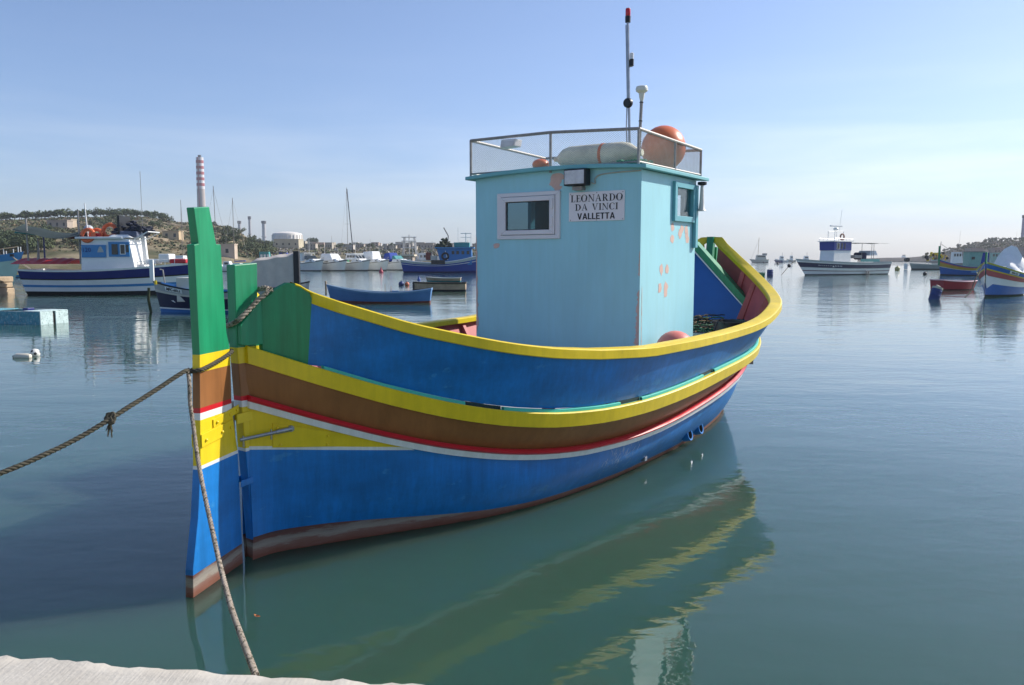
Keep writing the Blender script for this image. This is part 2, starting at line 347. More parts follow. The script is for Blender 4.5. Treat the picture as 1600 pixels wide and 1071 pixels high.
# lower hull, antifouling, wedge
def blue_pts(s):
    zt, zb = (zWB(s), zBT(s)); bt, bb = bWBt(s) - .03, bWL(s) + .015; out = []
    w0 = .905 - .12 * (s / 1.02)                                    # white line under the aft wedge
    if s < 1.15 and w0 < zt: f = (w0 - zb) / (zt - zb)
    else: f = 1
    for i in range(9):
        u = f * i / 8; bul = .05 * math.sin(math.pi * u) * min(1, s / 2) * min(1, (BL - s) / 2)
        out.append((s, bb + (bt - bb) * u**.9 + bul, zb + (zt - zb) * u))
    return out
def wedge_line(s, lo, hi):
    zt, zb = zWB(s), zBT(s); bt, bb = bWBt(s) - .03, bWL(s) + .015
    w0 = min(.905 - .12 * (s / 1.02), zt)
    f0 = (w0 - zb) / (zt - zb); out = []
    for i in range(4):
        z = min(w0 + (lo if lo is not None else 0), zt); z2 = min(w0 + hi, zt) if hi is not None else zt
        zz = z + (z2 - z) * i / 3; u = (zz - zb) / (zt - zb)
        bul = .05 * math.sin(math.pi * u) * min(1, s/2) * min(1, (BL - s)/2)
        out.append((s, bb + (bt - bb) * max(u, 0)**.9 + bul, zz))
    return out
SA = [.03 + i * .06 for i in range(21)]
both(blue_pts, sorted(SS + SA)).build('hull', BLUE_H if 'BLUE_H' in globals() else BLUE, BOAT, smooth=True)
ms = both(lambda s: wedge_line(s, 0, .028), SA).build('waterline_stripe', WHITE, BOAT, smooth=True)
both(lambda s: wedge_line(s, .028, None), SA).build('quarter_panel', YELLOW, BOAT, smooth=True)
BOOT0 = paint('boot_rust', (.15, .055, .040), .85, .35, 2.2, .004, 22, wear=.60, wear_c=(.24,.21,.18), stretch=(.5,.5,6))
def boot_mat():
    m, nt, bs, l = node_mat('boot_weathered'); t = nt.nodes.new('ShaderNodeTexCoord'); sp = nt.nodes.new('ShaderNodeSeparateXYZ'); l.new(t.outputs['Object'], sp.inputs[0])
    mp_ = nt.nodes.new('ShaderNodeMapping'); mp_.inputs['Scale'].default_value = (.8,.8,5); l.new(t.outputs['Object'], mp_.inputs[0])
    n = nt.nodes.new('ShaderNodeTexNoise'); n.inputs['Scale'].default_value = 3.2; n.inputs['Detail'].default_value = 8; n.inputs['Roughness'].default_value = .7; l.new(mp_.outputs[0], n.inputs['Vector'])
    a = nt.nodes.new('ShaderNodeMath'); a.operation = 'MULTIPLY_ADD'; a.inputs[1].default_value = .16; l.new(n.outputs['Fac'], a.inputs[0]); l.new(sp.outputs['Z'], a.inputs[2])
    r = nt.nodes.new('ShaderNodeValToRGB'); e = r.color_ramp.elements; r.color_ramp.interpolation = 'EASE'
    e[0].position = .05; e[0].color = (.05,.045,.025,1); e[1].position = .30; e[1].color = (.045,.03,.035,1)
    for p_, c_ in ((.09,(.17,.06,.035)),(.14,(.20,.10,.075)),(.175,(.27,.24,.20)),(.205,(.22,.19,.16)),(.24,(.12,.05,.04))): x = e.new(p_); x.color = (*c_, 1)
    l.new(a.outputs[0], r.inputs[0]); l.new(r.outputs[0], bs.inputs['Base Color']); bs.inputs['Roughness'].default_value = .8
    bp = nt.nodes.new('ShaderNodeBump'); bp.inputs['Distance'].default_value = .006; l.new(n.outputs['Fac'], bp.inputs['Height']); l.new(bp.outputs[0], bs.inputs['Normal']); return m
BOOT = boot_mat()
def anti(s):
    bb = bWL(s); zb = zBT(s)
    return [(s, bb + .015, zb), (s, bb + .004, zb*.5), (s, bb, 0), (s, bb*.9 + .005, -.12), (s, bb*.7 + .015, -.35), (s, .05, -.75)]
both(anti, SS).build('antifouling', BOOT, BOAT, smooth=True)
SCR = paint('bare_scratch', (.55,.62,.68), .7, .2, 20); sr = np.random.RandomState(21)
def hullpt(s, z):
    zt, zb = zWB(s), zBT(s); u = (z-zb)/(zt-zb); return P3(s, (bWL(s)+.015) + (bWBt(s)-.03-bWL(s)-.015)*max(u,0)**.9 + .05*math.sin(math.pi*min(max(u,0),1))*min(1, s/2) + .0015, z)
mb = MB()
for k in range(75):
    s, z = 3.62 + sr.normal()*.16, .30 + sr.normal()*.075; a = sr.normal()*.5 + 1.2; ln = sr.uniform(.02,.09); w_ = sr.uniform(.0012,.004); p = []
    for i in range(4): p.append((s, z)); s += ln/3*math.cos(a); z += ln/3*math.sin(a); a += sr.normal()*.5
    if all(.08 < q[1] < zWB(q[0]) - .01 for q in p): mb.grid([[hullpt(q[0]-w_*(1-abs(i-1.5)/2), q[1]) for i, q in enumerate(p)], [hullpt(q[0]+w_*(1-abs(i-1.5)/2), q[1]) for i, q in enumerate(p)]])
tag(mb.build('scratches', SCR, BOAT), kind='stuff')
# strakes and planks
strake('white_strake', lambda s: [(s, bWBt(s)-.06, zWB(s)), (s, max(bWBt(s), hb(2,s)-.012), zWB(s)), (s, hb(2,s)+.006, zRB(s)), (s, hb(2,s)-.06, zRB(s))], SS, WHITE)
def red_sec(s):
    b0, b1, z0, z1 = hb(2,s)+.004, hb(2,s), zRB(s), zR(s); zm = (z0+z1)/2
    return [(s, b0-.05, z0+.001), (s, b0+.008, z0+.001), (s, b0+.028, z0*.7+z1*.3), (s, b0+.03, zm), (s, b1+.02, z0*.25+z1*.75), (s, b1, z1), (s, b1-.05, z1)]
strake('red_strake', red_sec, SS, RED)
both(lambda s: [(s, hb(2,s)-.04, zR(s)-.004), (s, (hb(2,s)+bYB(s))/2-.022, (zR(s)+zYB(s))/2), (s, bYB(s)-.024, zYB(s)+.004)], SS).build('sheer_plank', BROWN, BOAT, smooth=True)
strake('yellow_strake', lambda s: [(s, bYB(s)-.05, zYB(s)), (s, max(bYB(s)+.004, hb(1,s)-.022), zYB(s)), (s, hb(1,s), zY(s)-.01), (s, hb(1,s)-.012, zY(s)), (s, hb(1,s)-.05, zY(s))], SS, YELLOW)
GAP = .036
SCUP = paint('scupper_shade', (.01,.035,.035), .8, .2, 5)
for i in range(27):                                                  # short aqua fillets closing parts of the scupper slit; recessed dark strips paint the shade of open gaps
    s0 = .5 + i*.34
    gap_ = i in (3, 8, 13)
    for g in (1, -1):
        rows = [[P3(s, g*(hb(1,s)-b_), zY(s)+z) for b_, z in (((.036,-.001),(.036,.026),(.044,.031),(.065,.031),(.065,-.001)) if not gap_ else ((.07,-.001),(.07,.02),(.071,.034),(.10,.034),(.10,-.001)))] for s in np.linspace(s0, s0+.34, 5)]
        m1 = MB(); m1.grid(rows); m1.build('scupper_fillet_or_shade', AQUA if not gap_ else SCUP, BOAT)
strake('covering_board', lambda s: [(s, hb(1,s)-.049, zY(s)-.05), (s, hb(1,s)-.049, zY(s)-.002), (s, max(hb(1,s)-.27, .004), zY(s)-.002), (s, max(hb(1,s)-.27, .004), zY(s)-.05)], SS, [AQUA])
# washboard from the aft crease to the bow crease
S0, S1 = .15, BL - .13
def btop(s):
    k = min(max((s - .15) / .5, 0), 1); k = k*k*(3-2*k); return (hb(1,s) - .06)*(1-k) + bW(s)*k
TOPA = pchip((.15,.2,.25,.3,.35,.4,.45,.5,.55,.6), (2.086,2.123,2.181,2.218,2.203,2.157,2.124,2.097,2.070,2.044))
TOPF = pchip((BL-.55,BL-.4,BL-.25,BL-.1,BL-.05,BL), (zW(BL-.55),zW(BL-.4),zW(BL-.25),zW(BL-.1)+.02,zW(BL-.05),zW(BL-.05)-.02))
def ztop(s): return TOPA(s) if s < .6 else (zW(s) if s < BL - .55 else TOPF(s))
CAPH = .098
SWB = sorted([S0, .2, .25, .3, .35, .4, .45, .5, .55] + [s for s in SS if .6 <= s <= S1] + [S1, BL-.25, BL-.17])
def has_cap(s): return .415 < s < BL - .06
def wb_out(s): 
    bb, zb, bt, zt = hb(1,s) - .07, zY(s) + GAP*min(1, max(.1, (s-.4)/.15)), btop(s) - .016, ztop(s) - (.05 if has_cap(s) else 0)
    if s < .6: bt = btop(s) - .016 * min(1, max(0, (s-.15)/.4))
    n = 5; return [(s, bb + (bt - bb)*i/n, zb + (zt - zb)*i/n) for i in range(n + 1)]
TH = .045
def wb_sec(s, t=TH):
    o = wb_out(s); return o + [(s_, b - t, z) for s_, b, z in reversed(o)]
def wall_strip(name, ss, mat, fn, parent=BOAT):
    mb = MB()
    for g in (1, -1):
        rows = [[P3(s, g*b, z) for _, b, z in fn(s)] for s in ss]; o = len(mb.v); n = len(rows[0]); mb.grid(rows, 0, True)
        mb.f += [tuple(o + k for k in range(n)), tuple(o + (len(rows)-1)*n + k for k in range(n))[::-1]]; mb.m += [0, 0]
    return mb.build(name, mat, parent, smooth=True, weld=True, angle=35)
SWB = sorted(SWB + [.42]); SG = [s for s in SWB if s <= .42]; SB_ = [.42] + [s for s in SWB if .42 < s < BL - .35] + [BL - .35]; SF_ = [BL-.35] + [s for s in SWB if s > BL - .35]
wall_strip('quarter_board', SG, GREEN, wb_sec)
wall_strip('washboard', SB_, BLUE, wb_sec)
both(lambda s: [(s_, b - TH - .003, z) for s_, b, z in wb_out(s)], SB_ + SF_[1:]).build('bulwark_lining', MAROON, BOAT, smooth=True)
wall_strip('bow_board', SF_, YELLOW, wb_sec)
# aft end boards lying on the sternpost
for g in (1, -1):
    mb = MB(); prof = [(-.04,1.745),(.0,1.735),(.15,1.735),(.15,2.086),(.10,2.04),(.03,1.965),(-.01,1.925),(-.04,1.895)]
    mb.prism(prof, lambda u, v, a: P3(u, g*(a + .02*max(0, u/.15)), v), .055, .092)
    mb.build('end_board', GREEN, BOAT, bevel=.004)
# capping
SC_ = [.335, .36, .39, .4195, .42, .46, .5, .55] + [s for s in SWB if .6 <= s <= BL - .06]
def cap_sec(s):
    k = min(1, max(.30, (s - .28) / .30)); b, z = btop(s) + .003, ztop(s) + .004; h = CAPH if s >= .42 else .02
    return [(s, b-.16*k-.02, z-h+.03), (s, b-.010, z-h), (s, b, z-h*.93), (s, b+.002, z-.012), (s, b-.014, z), (s, b-.15*k-.01, z+.006), (s, b-.16*k-.02, z-.008)]
strake('capping', cap_sec, SC_, YELLOW)
mb = MB(); ss_ = [s for s in SB_ + SF_[1:] if s > BL - 1.35]
mb.grid([[P3(s, -(b_ - TH - .009), z) for s_, b_, z in wb_out(s)] for s in ss_]); mb.build('bow_lining', YELLOW, BOAT, smooth=True)
MB().hexa([P3(9.86,-.06,2.0),P3(9.96,-.06,2.0),P3(9.96,.06,2.0),P3(9.86,.06,2.0)],[P3(9.98,-.06,2.80),P3(10.08,-.06,2.80),P3(10.08,.06,2.80),P3(9.98,.06,2.80)]).build('apron', GREEN, BOAT)
# ribs inside the bulwark
mb = MB()
RIB = []
for g in (1, -1):
    for s in [1.0 + .72*i for i in range(12)] + [9.3]:
        o = wb_out(s); b0, z0 = o[0][1] - TH, o[0][2] - .02; b1, z1 = o[-1][1] - TH, o[-1][2] - .05
        m1 = MB(); m1.hexa([P3(s-.035, g*(b0-.004), z0), P3(s+.035, g*(b0-.004), z0), P3(s+.035, g*(b0-.11), z0), P3(s-.035, g*(b0-.11), z0)],
                           [P3(s-.035, g*(b1-.004), z1), P3(s+.035, g*(b1-.004), z1), P3(s+.035, g*(b1-.08), z1), P3(s-.035, g*(b1-.08), z1)])
        m1.build('rib', MAROON, BOAT, bevel=.004)
# inner sides, decks
both(lambda s: [(s, hb(1,s)-.26, zY(s)-.03), (s, hb(1,s)-.30, min(zY(s)-.06, .86))], [s for s in SS if .5 < s < 9.6]).build('ceiling_planking', MAROON, BOAT, smooth=True)
mb = MB(); ss = [s for s in SS if .3 < s < 7.6]
mb.grid([[P3(s, (hb(1,s)-.22)*u, (zY(s)-.12 if s < 1.3 else .9)) for u in np.linspace(-1, 1, 9)] for s in ss]); mb.build('deck', DECKG, BOAT)
mb = MB(); ss = [7.55] + [s for s in SS if 7.55 < s < 9.9]
mb.grid([[P3(s, (hb(1,s)-.1)*u, min(1.30, zY(s) - .02) + .10*(s > 8.6)) for u in np.linspace(-1, 1, 9)] for s in ss])
mb.grid([[P3(7.55, (hb(1,7.55)-.1)*u, z) for u in np.linspace(-1, 1, 9)] for z in (.89, 1.30)]); mb.build('foredeck', DECKG, BOAT)
# bow bulkhead: blue boards rising to a gable, green rail with a white lip
bk = [(1.18, 1.38), (1.18, 1.42), (.0, 2.55), (-1.18, 1.42), (-1.18, 1.38)]
BLUEI = paint('bulkhead_blue', (.012, .10, .36), .5, .12, 3)
mb = MB(); mb.prism(bk, lambda u, v, a: P3(9.34 - .34*abs(u) + a, u, v), 0, .04); bh = mb.build('bow_bulkhead', BLUEI, BOAT)
for g in (1, -1):
    mb = MB(); mb.hexa([P3(8.93, g*1.22, 1.42), P3(8.93, g*1.22, 1.56), P3(9.27, g*.0, 2.70), P3(9.27, g*.0, 2.55)], [P3(9.12, g*1.22, 1.42), P3(9.12, g*1.22, 1.56), P3(9.46, 0, 2.70), P3(9.46, 0, 2.55)])
    mb.build('gable_rail', GREEN, bh)
    mb = MB(); mb.hexa([P3(8.915, g*1.215, 1.395), P3(8.915, g*1.215, 1.418), P3(9.25, 0, 2.548), P3(9.25, 0, 2.52)], [P3(8.935, g*1.215, 1.395), P3(8.935, g*1.215, 1.418), P3(9.27, 0, 2.548), P3(9.27, 0, 2.52)])
    mb.build('white_lip', WHITE, bh)
# stem and sternpost, banded paint cut at heights
BANDS = [(-9, .16, 0), (.16, .893, 1), (.893, .919, 2), (.919, 1.25, 3), (1.25, 1.30, 2), (1.30, 1.337, 4), (1.337, 1.595, 5), (1.595, 1.72, 3), (1.72, 9, 6)]
BMATS = [BOOT, BLUE, WHITE, YELLOW, RED, BROWN, GREEN]
def clip(poly, z0, z1):
    for zc, sg in ((z0, 1), (z1, -1)):
        out = []
        for i in range(len(poly)):
            a, b = poly[i-1], poly[i]; da, db = sg*(a[1]-zc), sg*(b[1]-zc)
            if (da >= 0) != (db >= 0): t = da/(da-db); out.append((a[0]+(b[0]-a[0])*t, zc))
            if db >= 0: out.append(b)
        poly = out
        if not poly: return poly
    return poly
def banded(name, poly, half, parent, bevel=.007, bands=BANDS):
    mb = MB()
    for z0, z1, mi in bands:
        p = clip(poly, z0, z1)
        if len(p) < 3: continue
        n = len(p); v = [P3(u, half, z) for u, z in p] + [P3(u, -half, z) for u, z in p]
        fs = [tuple(range(n)), tuple(range(n, 2*n))[::-1]]
        for i in range(n):
            j = (i+1) % n
            if abs(p[i][1]-p[j][1]) < 1e-6 and (abs(p[i][1]-z0) < 1e-6 or abs(p[i][1]-z1) < 1e-6): continue
            fs.append((i, n+i, n+j, j))
        mb.add(v, fs, mi)
    return mb.build(name, BMATS, parent, weld=True, bevel=bevel)
post = [(-.047,2.358),(.167,2.372),(.16,2.086),(.16,1.72),(.20,.9),(.21,0),(.3,-.75),(.05,-.75),(.055,0),(.0,.884),(-.025,1.335),(-.046,1.732)]
banded('sternpost', post, .05, BOAT)
banded('stem', [(10.02,-.75),(10.2,0),(10.27,1.5),(10.29,2.62),(10.17,2.62),(10.08,1.4),(9.9,0)], .05, BOAT)
RA = R(23.5)                                                          # the rudder is swung over to starboard
rud = [(-.496,2.762),(-.302,2.78),(-.227,2.511),(-.167,2.511),(-.131,1.848),(-.088,1.721),(-.095,1.25),(-.03,.908),(-.012,.0),(-.02,-.7),(-.70,-.7),(-.70,-.02),(-.688,.2),(-.60,.55),(-.545,.91),(-.52,1.33),(-.497,1.73),(-.510,2.503),(-.457,2.511)]
RUD = banded('rudder', rud, .031, BOAT); RUD.location = P3(-.05, 0, 0); RUD.rotation_euler = (0, 0, RA)
RM = Matrix.Translation(P3(-.05, 0, 0)) @ Matrix.Rotation(RA, 4, 'Z')
def bolt(s, b, z, parent, r=.011, m=None):
    M = Matrix.Translation(P3(s, b, z)) @ Matrix.Rotation(math.pi/2, 4, 'X')
    MB().lathe([(r, 0), (r, .010), (r*.6, .014), (1e-4, .015)], 8, M).build('bolt', m or YELLOW, parent, smooth=True)
# rudder straps and sternpost gudgeons
for (s0, s1, z0, z1, tilt) in ((-.53, -.10, 1.05, 1.145, .03), (-.37, -.01, 1.165, 1.225, .05)):
    for g in (1, -1):
        mb = MB(); mb.hexa([P3(s0, g*.0335, z0), P3(s1, g*.0335, z0+tilt), P3(s1, g*.0335, z1+tilt), P3(s0, g*.0335, z1)], [P3(s0, g*.041, z0), P3(s1, g*.041, z0+tilt), P3(s1, g*.041, z1+tilt), P3(s0, g*.041, z1)])
        st = mb.build('rudder_strap', YELLOW, RUD, bevel=.002)
    for f in (.12, .62, .9): bolt(s0 + (s1-s0)*f, .041, z0 + tilt*f + (z1-z0)*.45, RUD)
for (s0, s1, z0, z1) in ((-.075, .13, 1.125, 1.20), (-.06, .14, .62, .67)):
    for g in (1, -1):
        mb = MB(); mb.hexa([P3(s0, g*.052, z0), P3(s1, g*.056, z0+.02), P3(s1, g*.056, z1+.02), P3(s0, g*.052, z1)], [P3(s0, g*.060, z0), P3(s1, g*.064, z0+.02), P3(s1, g*.064, z1+.02), P3(s0, g*.060, z1)])
        gd = mb.build('gudgeon', YELLOW if z0 > 1 else BLUE, BOAT, bevel=.002)
    if z0 > 1:
        bolt(s1 - .03, .064, z0 + .055, BOAT)
MB().tube([P3(-.062, 0, .55), P3(-.075, 0, 1.30)], .014, 8).build('pintle_pin', GALV, BOAT, smooth=True)
# quarter plate and steel latch rod
def bside(s, z):
    zt, zb = zWB(s), zBT(s); u = (z - zb)/(zt - zb); return (bWL(s)+.015) + (bWBt(s)-.03-bWL(s)-.015)*u**.9 + .05*math.sin(math.pi*u)*min(1, s/2)
mb = MB(); q0 = [(.19,.90),(.60,.865),(.60,.985),(.19,1.10)]
mb.hexa([P3(s, bside(s,z)+.002, z) for s, z in q0], [P3(s, bside(s,z)+.012, z) for s, z in q0]); qp = mb.build('quarter_plate', YELLOW, BOAT, bevel=.002)
for s, z in ((.22,1.06),(.55,.96),(.55,.89),(.24,.92)): bolt(s, bside(s,z)+.012, z, BOAT)
a_, b_ = P3(-.075, .085, 1.005), P3(.30, bside(.30,1.02)+.03, 1.045)
mb = MB(); mb.tube([a_, a_.lerp(b_, .72)], .014, 10); mb.tube([a_.lerp(b_, .70), b_], .019, 10); mb.tube([a_.lerp(b_, .6)+Vector((0,0,.03)), a_.lerp(b_, .6)-Vector((0,0,.05))], .008, 6)
mb.tube([a_.lerp(b_, .06)+Vector((0,0,.025)), a_.lerp(b_, .06)-Vector((0,0,.06))], .009, 6); mb.tube([b_ - Vector((0,0,0)), P3(.31, bside(.31,1.04)-.01, 1.047)], .026, 10)
mb.build('latch_rod', STEEL, BOAT, smooth=True)
# skin fittings near the waterline amidships
for s in (5.55, 6.0):
    M = Matrix.Translation(P3(s, bside(s, .2)+.012, .2)) @ Matrix.Rotation(math.pi/2 - .25, 4, 'X')
    MB().lathe([(.055,-.03),(.057,.03),(.075,.034),(.080,.015),(.082,-.06)], 16, M).build('exhaust_flange', BLUE, BOAT, smooth=True)
    MB().lathe([(1e-4,.027),(.0555,.028)], 16, M).build('exhaust_hole', paint('hole_shade_black', (.006,.006,.007), 1, .1, 5, spec=0), BOAT)  # flat black disc paints the shade inside the pipe mouth
MB().box(-.03,.03,-.03,.03,-.02,.03, 0, Matrix.Translation(P3(4.35, bside(4.35,.13)+.01, .13))).build('zinc_anode', STEEL, BOAT, bevel=.006)

# ------------------------------------------------------------------ wheelhouse
CA, CF, CB, ZD, ZR_ = 4.657, 6.304, 1.194, .9, 3.43
CABO = bpy.data.objects.new('wheelhouse', None)
def wall(fn, u0, u1, v0, v1, holes, th, mb):
    us = sorted({u0, u1, *[h for a in holes for h in a[:2]]}); vs_ = sorted({v0, v1, *[h for a in holes for h in a[2:]]})
    for i in range(len(us)-1):
        for j in range(len(vs_)-1):
            cu, cv = (us[i]+us[i+1])/2, (vs_[j]+vs_[j+1])/2
            if any(a[0] < cu < a[1] and a[2] < cv < a[3] for a in holes): continue
            mb.prism([(us[i],vs_[j]),(us[i+1],vs_[j]),(us[i+1],vs_[j+1]),(us[i],vs_[j+1])], fn, 0, th)
def solid_wall(fn, u0, u1, v0, v1, holes, th):   # outer and inner skins plus reveals, no inner seams
    mb = MB(); us = sorted({u0, u1, *[h for a in holes for h in a[:2]]}); vs_ = sorted({v0, v1, *[h for a in holes for h in a[2:]]})
    for i in range(len(us)-1):
        for j in range(len(vs_)-1):
            cu, cv = (us[i]+us[i+1])/2, (vs_[j]+vs_[j+1])/2
            if any(a[0] < cu < a[1] and a[2] < cv < a[3] for a in holes): continue
            q = [(us[i],vs_[j]),(us[i+1],vs_[j]),(us[i+1],vs_[j+1]),(us[i],vs_[j+1])]
            mb.add([fn(u,v,0) for u,v in q], [(0,1,2,3)]); mb.add([fn(u,v,th) for u,v in q], [(3,2,1,0)])
    for a in list(holes) + [(u0,u1,v0,v1)]:
        q = [(a[0],a[2]),(a[1],a[2]),(a[1],a[3]),(a[0],a[3])]
        for i in range(4):
            (ua,va),(ub,vb) = q[i], q[(i+1)%4]; mb.add([fn(ua,va,0),fn(ub,vb,0),fn(ub,vb,th),fn(ua,va,th)], [(0,1,2,3)])
    return mb
aft = lambda u, v, a: P3(CA + a, u, v); fwd = lambda u, v, a: P3(CF - a, u, v)
stb = lambda u, v, a: P3(u, CB - a, v); prt = lambda u, v, a: P3(u, -CB + a, v)
HA = (-.72, 0.0, 2.735, 3.155); HS = (5.60, 6.15, 2.93, 3.31)
HF = [(-1.0,-.4,2.7,3.25),(-.3,.3,2.7,3.25),(.4,1.0,2.7,3.25)]
body = solid_wall(aft, -CB, CB, ZD, ZR_, [HA], .05)
WH = body.build('wheelhouse', CABIN, BOAT, weld=True)
solid_wall(fwd, -CB, CB, ZD, ZR_, HF, .05).build('front_wall', CABIN, WH, weld=True)
solid_wall(stb, CA+.0505, CF-.0505, ZD, ZR_, [HS], .05).build('side_wall', CABIN, WH, weld=True)
solid_wall(prt, CA+.0505, CF-.0505, ZD, ZR_, [(5.0,5.9,2.6,3.25)], .05).build('side_wall', CABIN, WH, weld=True)
mb = MB(); mb.box(-.02,.02,-.02,.02,ZD,ZR_-.02,0,Matrix.Translation(P3(CA-.006,CB-.01,0)))
# roof, cambered, overhanging
mb = MB(); rs, rb_ = np.linspace(CA-.10, CF+.20, 9), np.linspace(-CB-.10, CB+.10, 17)
zc = lambda b: .055*(1-(b/1.28)**2)
mb.grid([[P3(s, b, ZR_+.045+zc(b)) for b in rb_] for s in rs]); mb.grid([[P3(s, b, ZR_+.002+zc(b)*.9) for b in rb_] for s in rs])
for s in (rs[0], rs[-1]): mb.grid([[P3(s, b, ZR_+.002+zc(b)*.9) for b in rb_], [P3(s, b, ZR_+.045+zc(b)) for b in rb_]])
for b in (rb_[0], rb_[-1]): mb.grid([[P3(s, b, ZR_+.002+zc(b)*.9) for s in rs], [P3(s, b, ZR_+.045+zc(b)) for s in rs]])
ROOFM = paint('roof_aqua', (.17,.45,.48), .55, .08, 4)
mb.build('wheelhouse_roof', ROOFM, BOAT, weld=True, smooth=True, bevel=.006)
# gable fillers between the wall tops and the cambered roof
mb = MB()
for s in (CA+.001, CF-.051): mb.grid([[P3(s, b, ZR_-.001) for b in np.linspace(-CB,CB,13)], [P3(s, b, ZR_+.004+zc(b)*.9) for b in np.linspace(-CB,CB,13)]])
mb.build('gable_filler', CABIN, BOAT)
# primer patches where the paint has come off
NPT = [0]
def patch(fn, u, v, ru, rv, n=13, rag=.25):
    NPT[0] += 1; a = -.0012 - .0003 * (NPT[0] % 5)
    p = [(2*math.pi*k/n, 1 + RS.uniform(-rag, rag)) for k in range(n)]
    MB().add([fn(u + ru*math.cos(t)*q, v + rv*math.sin(t)*q, a) for t, q in p], [tuple(range(n))]).build('primer_patch', PINK, WH)
def strip(fn, u0, sg, v0, v1, wmax):
    n = 30; q = [.35+.65*RS.rand() for k in range(n+1)]
    a = [fn(u0, v0+(v1-v0)*k/n, -.0031) for k in range(n+1)]; b = [fn(u0+sg*wmax*q[k]*(1 - .6*k/n)*min(1, k/2, (n-k)/2), v0+(v1-v0)*k/n, -.0031) for k in range(n+1)]
    MB().grid([a, b]).build('primer_patch', PINK, WH)
patch(aft,.06,3.40,.10,.05,14,.15); patch(aft,.04,3.33,.085,.05); patch(aft,.07,3.27,.06,.035); patch(aft,-.86,2.575,.05,.032)
strip(aft,-CB+.002,1,1.4,2.72,.05); strip(aft,CB-.002,-1,1.35,2.05,.075); strip(aft,CB-.002,-1,2.2,2.5,.03); strip(stb,CA+.0525,1,1.3,2.1,.02)
for u, v in ((5.56,2.80),(5.56,2.66),(5.80,2.72),(5.86,2.78),(6.0,2.78),(6.05,2.66),(6.02,2.72)): patch(stb,u,v,.055,.055)
for u, v in ((5.25,2.27),(5.42,2.28),(5.22,2.05),(5.40,2.06),(5.38,2.0)): patch(stb,u,v,.055,.065)
# aft window: white plastic frame, sash, pane, hinges
def frame(fn, o, i, a0, a1):
    mb = MB(); (x0,x1,y0,y1), (p0,p1,q0,q1) = o, i
    for q in ([(x0,y0),(x1,y0),(p1,q0),(p0,q0)], [(x1,y0),(x1,y1),(p1,q1),(p1,q0)], [(x1,y1),(x0,y1),(p0,q1),(p1,q1)], [(x0,y1),(x0,y0),(p0,q0),(p0,q1)]): mb.prism(q, fn, a0, a1)
    return mb
wf = frame(aft, (-.83,.115,2.655,3.24), (-.765,.05,2.705,3.19), -.03, .05).build('window_frame', PVC, BOAT, bevel=.004)
frame(aft, (-.76,.045,2.71,3.185), (-.692,-.03,2.767,3.125), -.045, .02).build('sash', PVC, wf, bevel=.006)
frame(aft, (-.695,-.027,2.764,3.128), (-.682,-.04,2.777,3.115), -.02, .0).build('seal', BLACK, wf)
MB().prism([(-.695,2.765),(-.027,2.765),(-.027,3.127),(-.695,3.127)], aft, -.004, .004).build('pane', glass('window_glass', (.32,.42,.46), .03), wf)
for v in (2.80, 3.02): MB().prism([(-.005,v),(.03,v),(.03,v+.13),(-.005,v+.13)], aft, -.062, -.03).build('hinge', PVC, wf, bevel=.005)
# starboard window
sf = frame(stb, (5.545,6.205,2.875,3.365), (5.615,6.135,2.945,3.295), -.04, .03).build('window_frame', paint('frame_aqua', (.13,.40,.46), .45, .06, 4), BOAT, bevel=.004)
MB().prism([(5.6,2.93),(6.15,2.93),(6.15,3.31),(5.6,3.31)], stb, .0, .006).build('pane', glass('window_glass_clear', (.88,.92,.94), .03), sf)
for h in HF: 
    f_ = frame(fwd, (h[0]-.04,h[1]+.04,h[2]-.04,h[3]+.04), h, -.02, .03).build('window_frame', PVC, BOAT); MB().prism([(h[0],h[2]),(h[1],h[2]),(h[1],h[3]),(h[0],h[3])], fwd, 0, .006).build('pane', _mc['window_glass_clear'], f_)
MB().prism([(6.20,2.55),(6.28,2.55),(6.28,3.36),(6.20,3.36)], stb, -.05, -.002).build('door_batten', _mc['frame_aqua'], BOAT, bevel=.006)
# console and chair seen through the glass; dark board added to block daylight behind the aft pane
MB().box(5.25,5.32,-1.13,.15,.9,3.4).build('blackout_board', paint('blackout_dark', (.010,.018,.022), .5, .5, 3), BOAT); MB().box(5.6,6.2,-.9,.9,.9,2.55).build('console', paint('console_teal', (.05,.13,.16), .6, .2, 4), BOAT)
MB().tube([P3(5.05,-.36,2.5),P3(5.05,-.36,3.35)], .13, 10).build('curtain', paint('curtain_cyan', (.10,.42,.50), .8, .15, 6), BOAT, smooth=True)
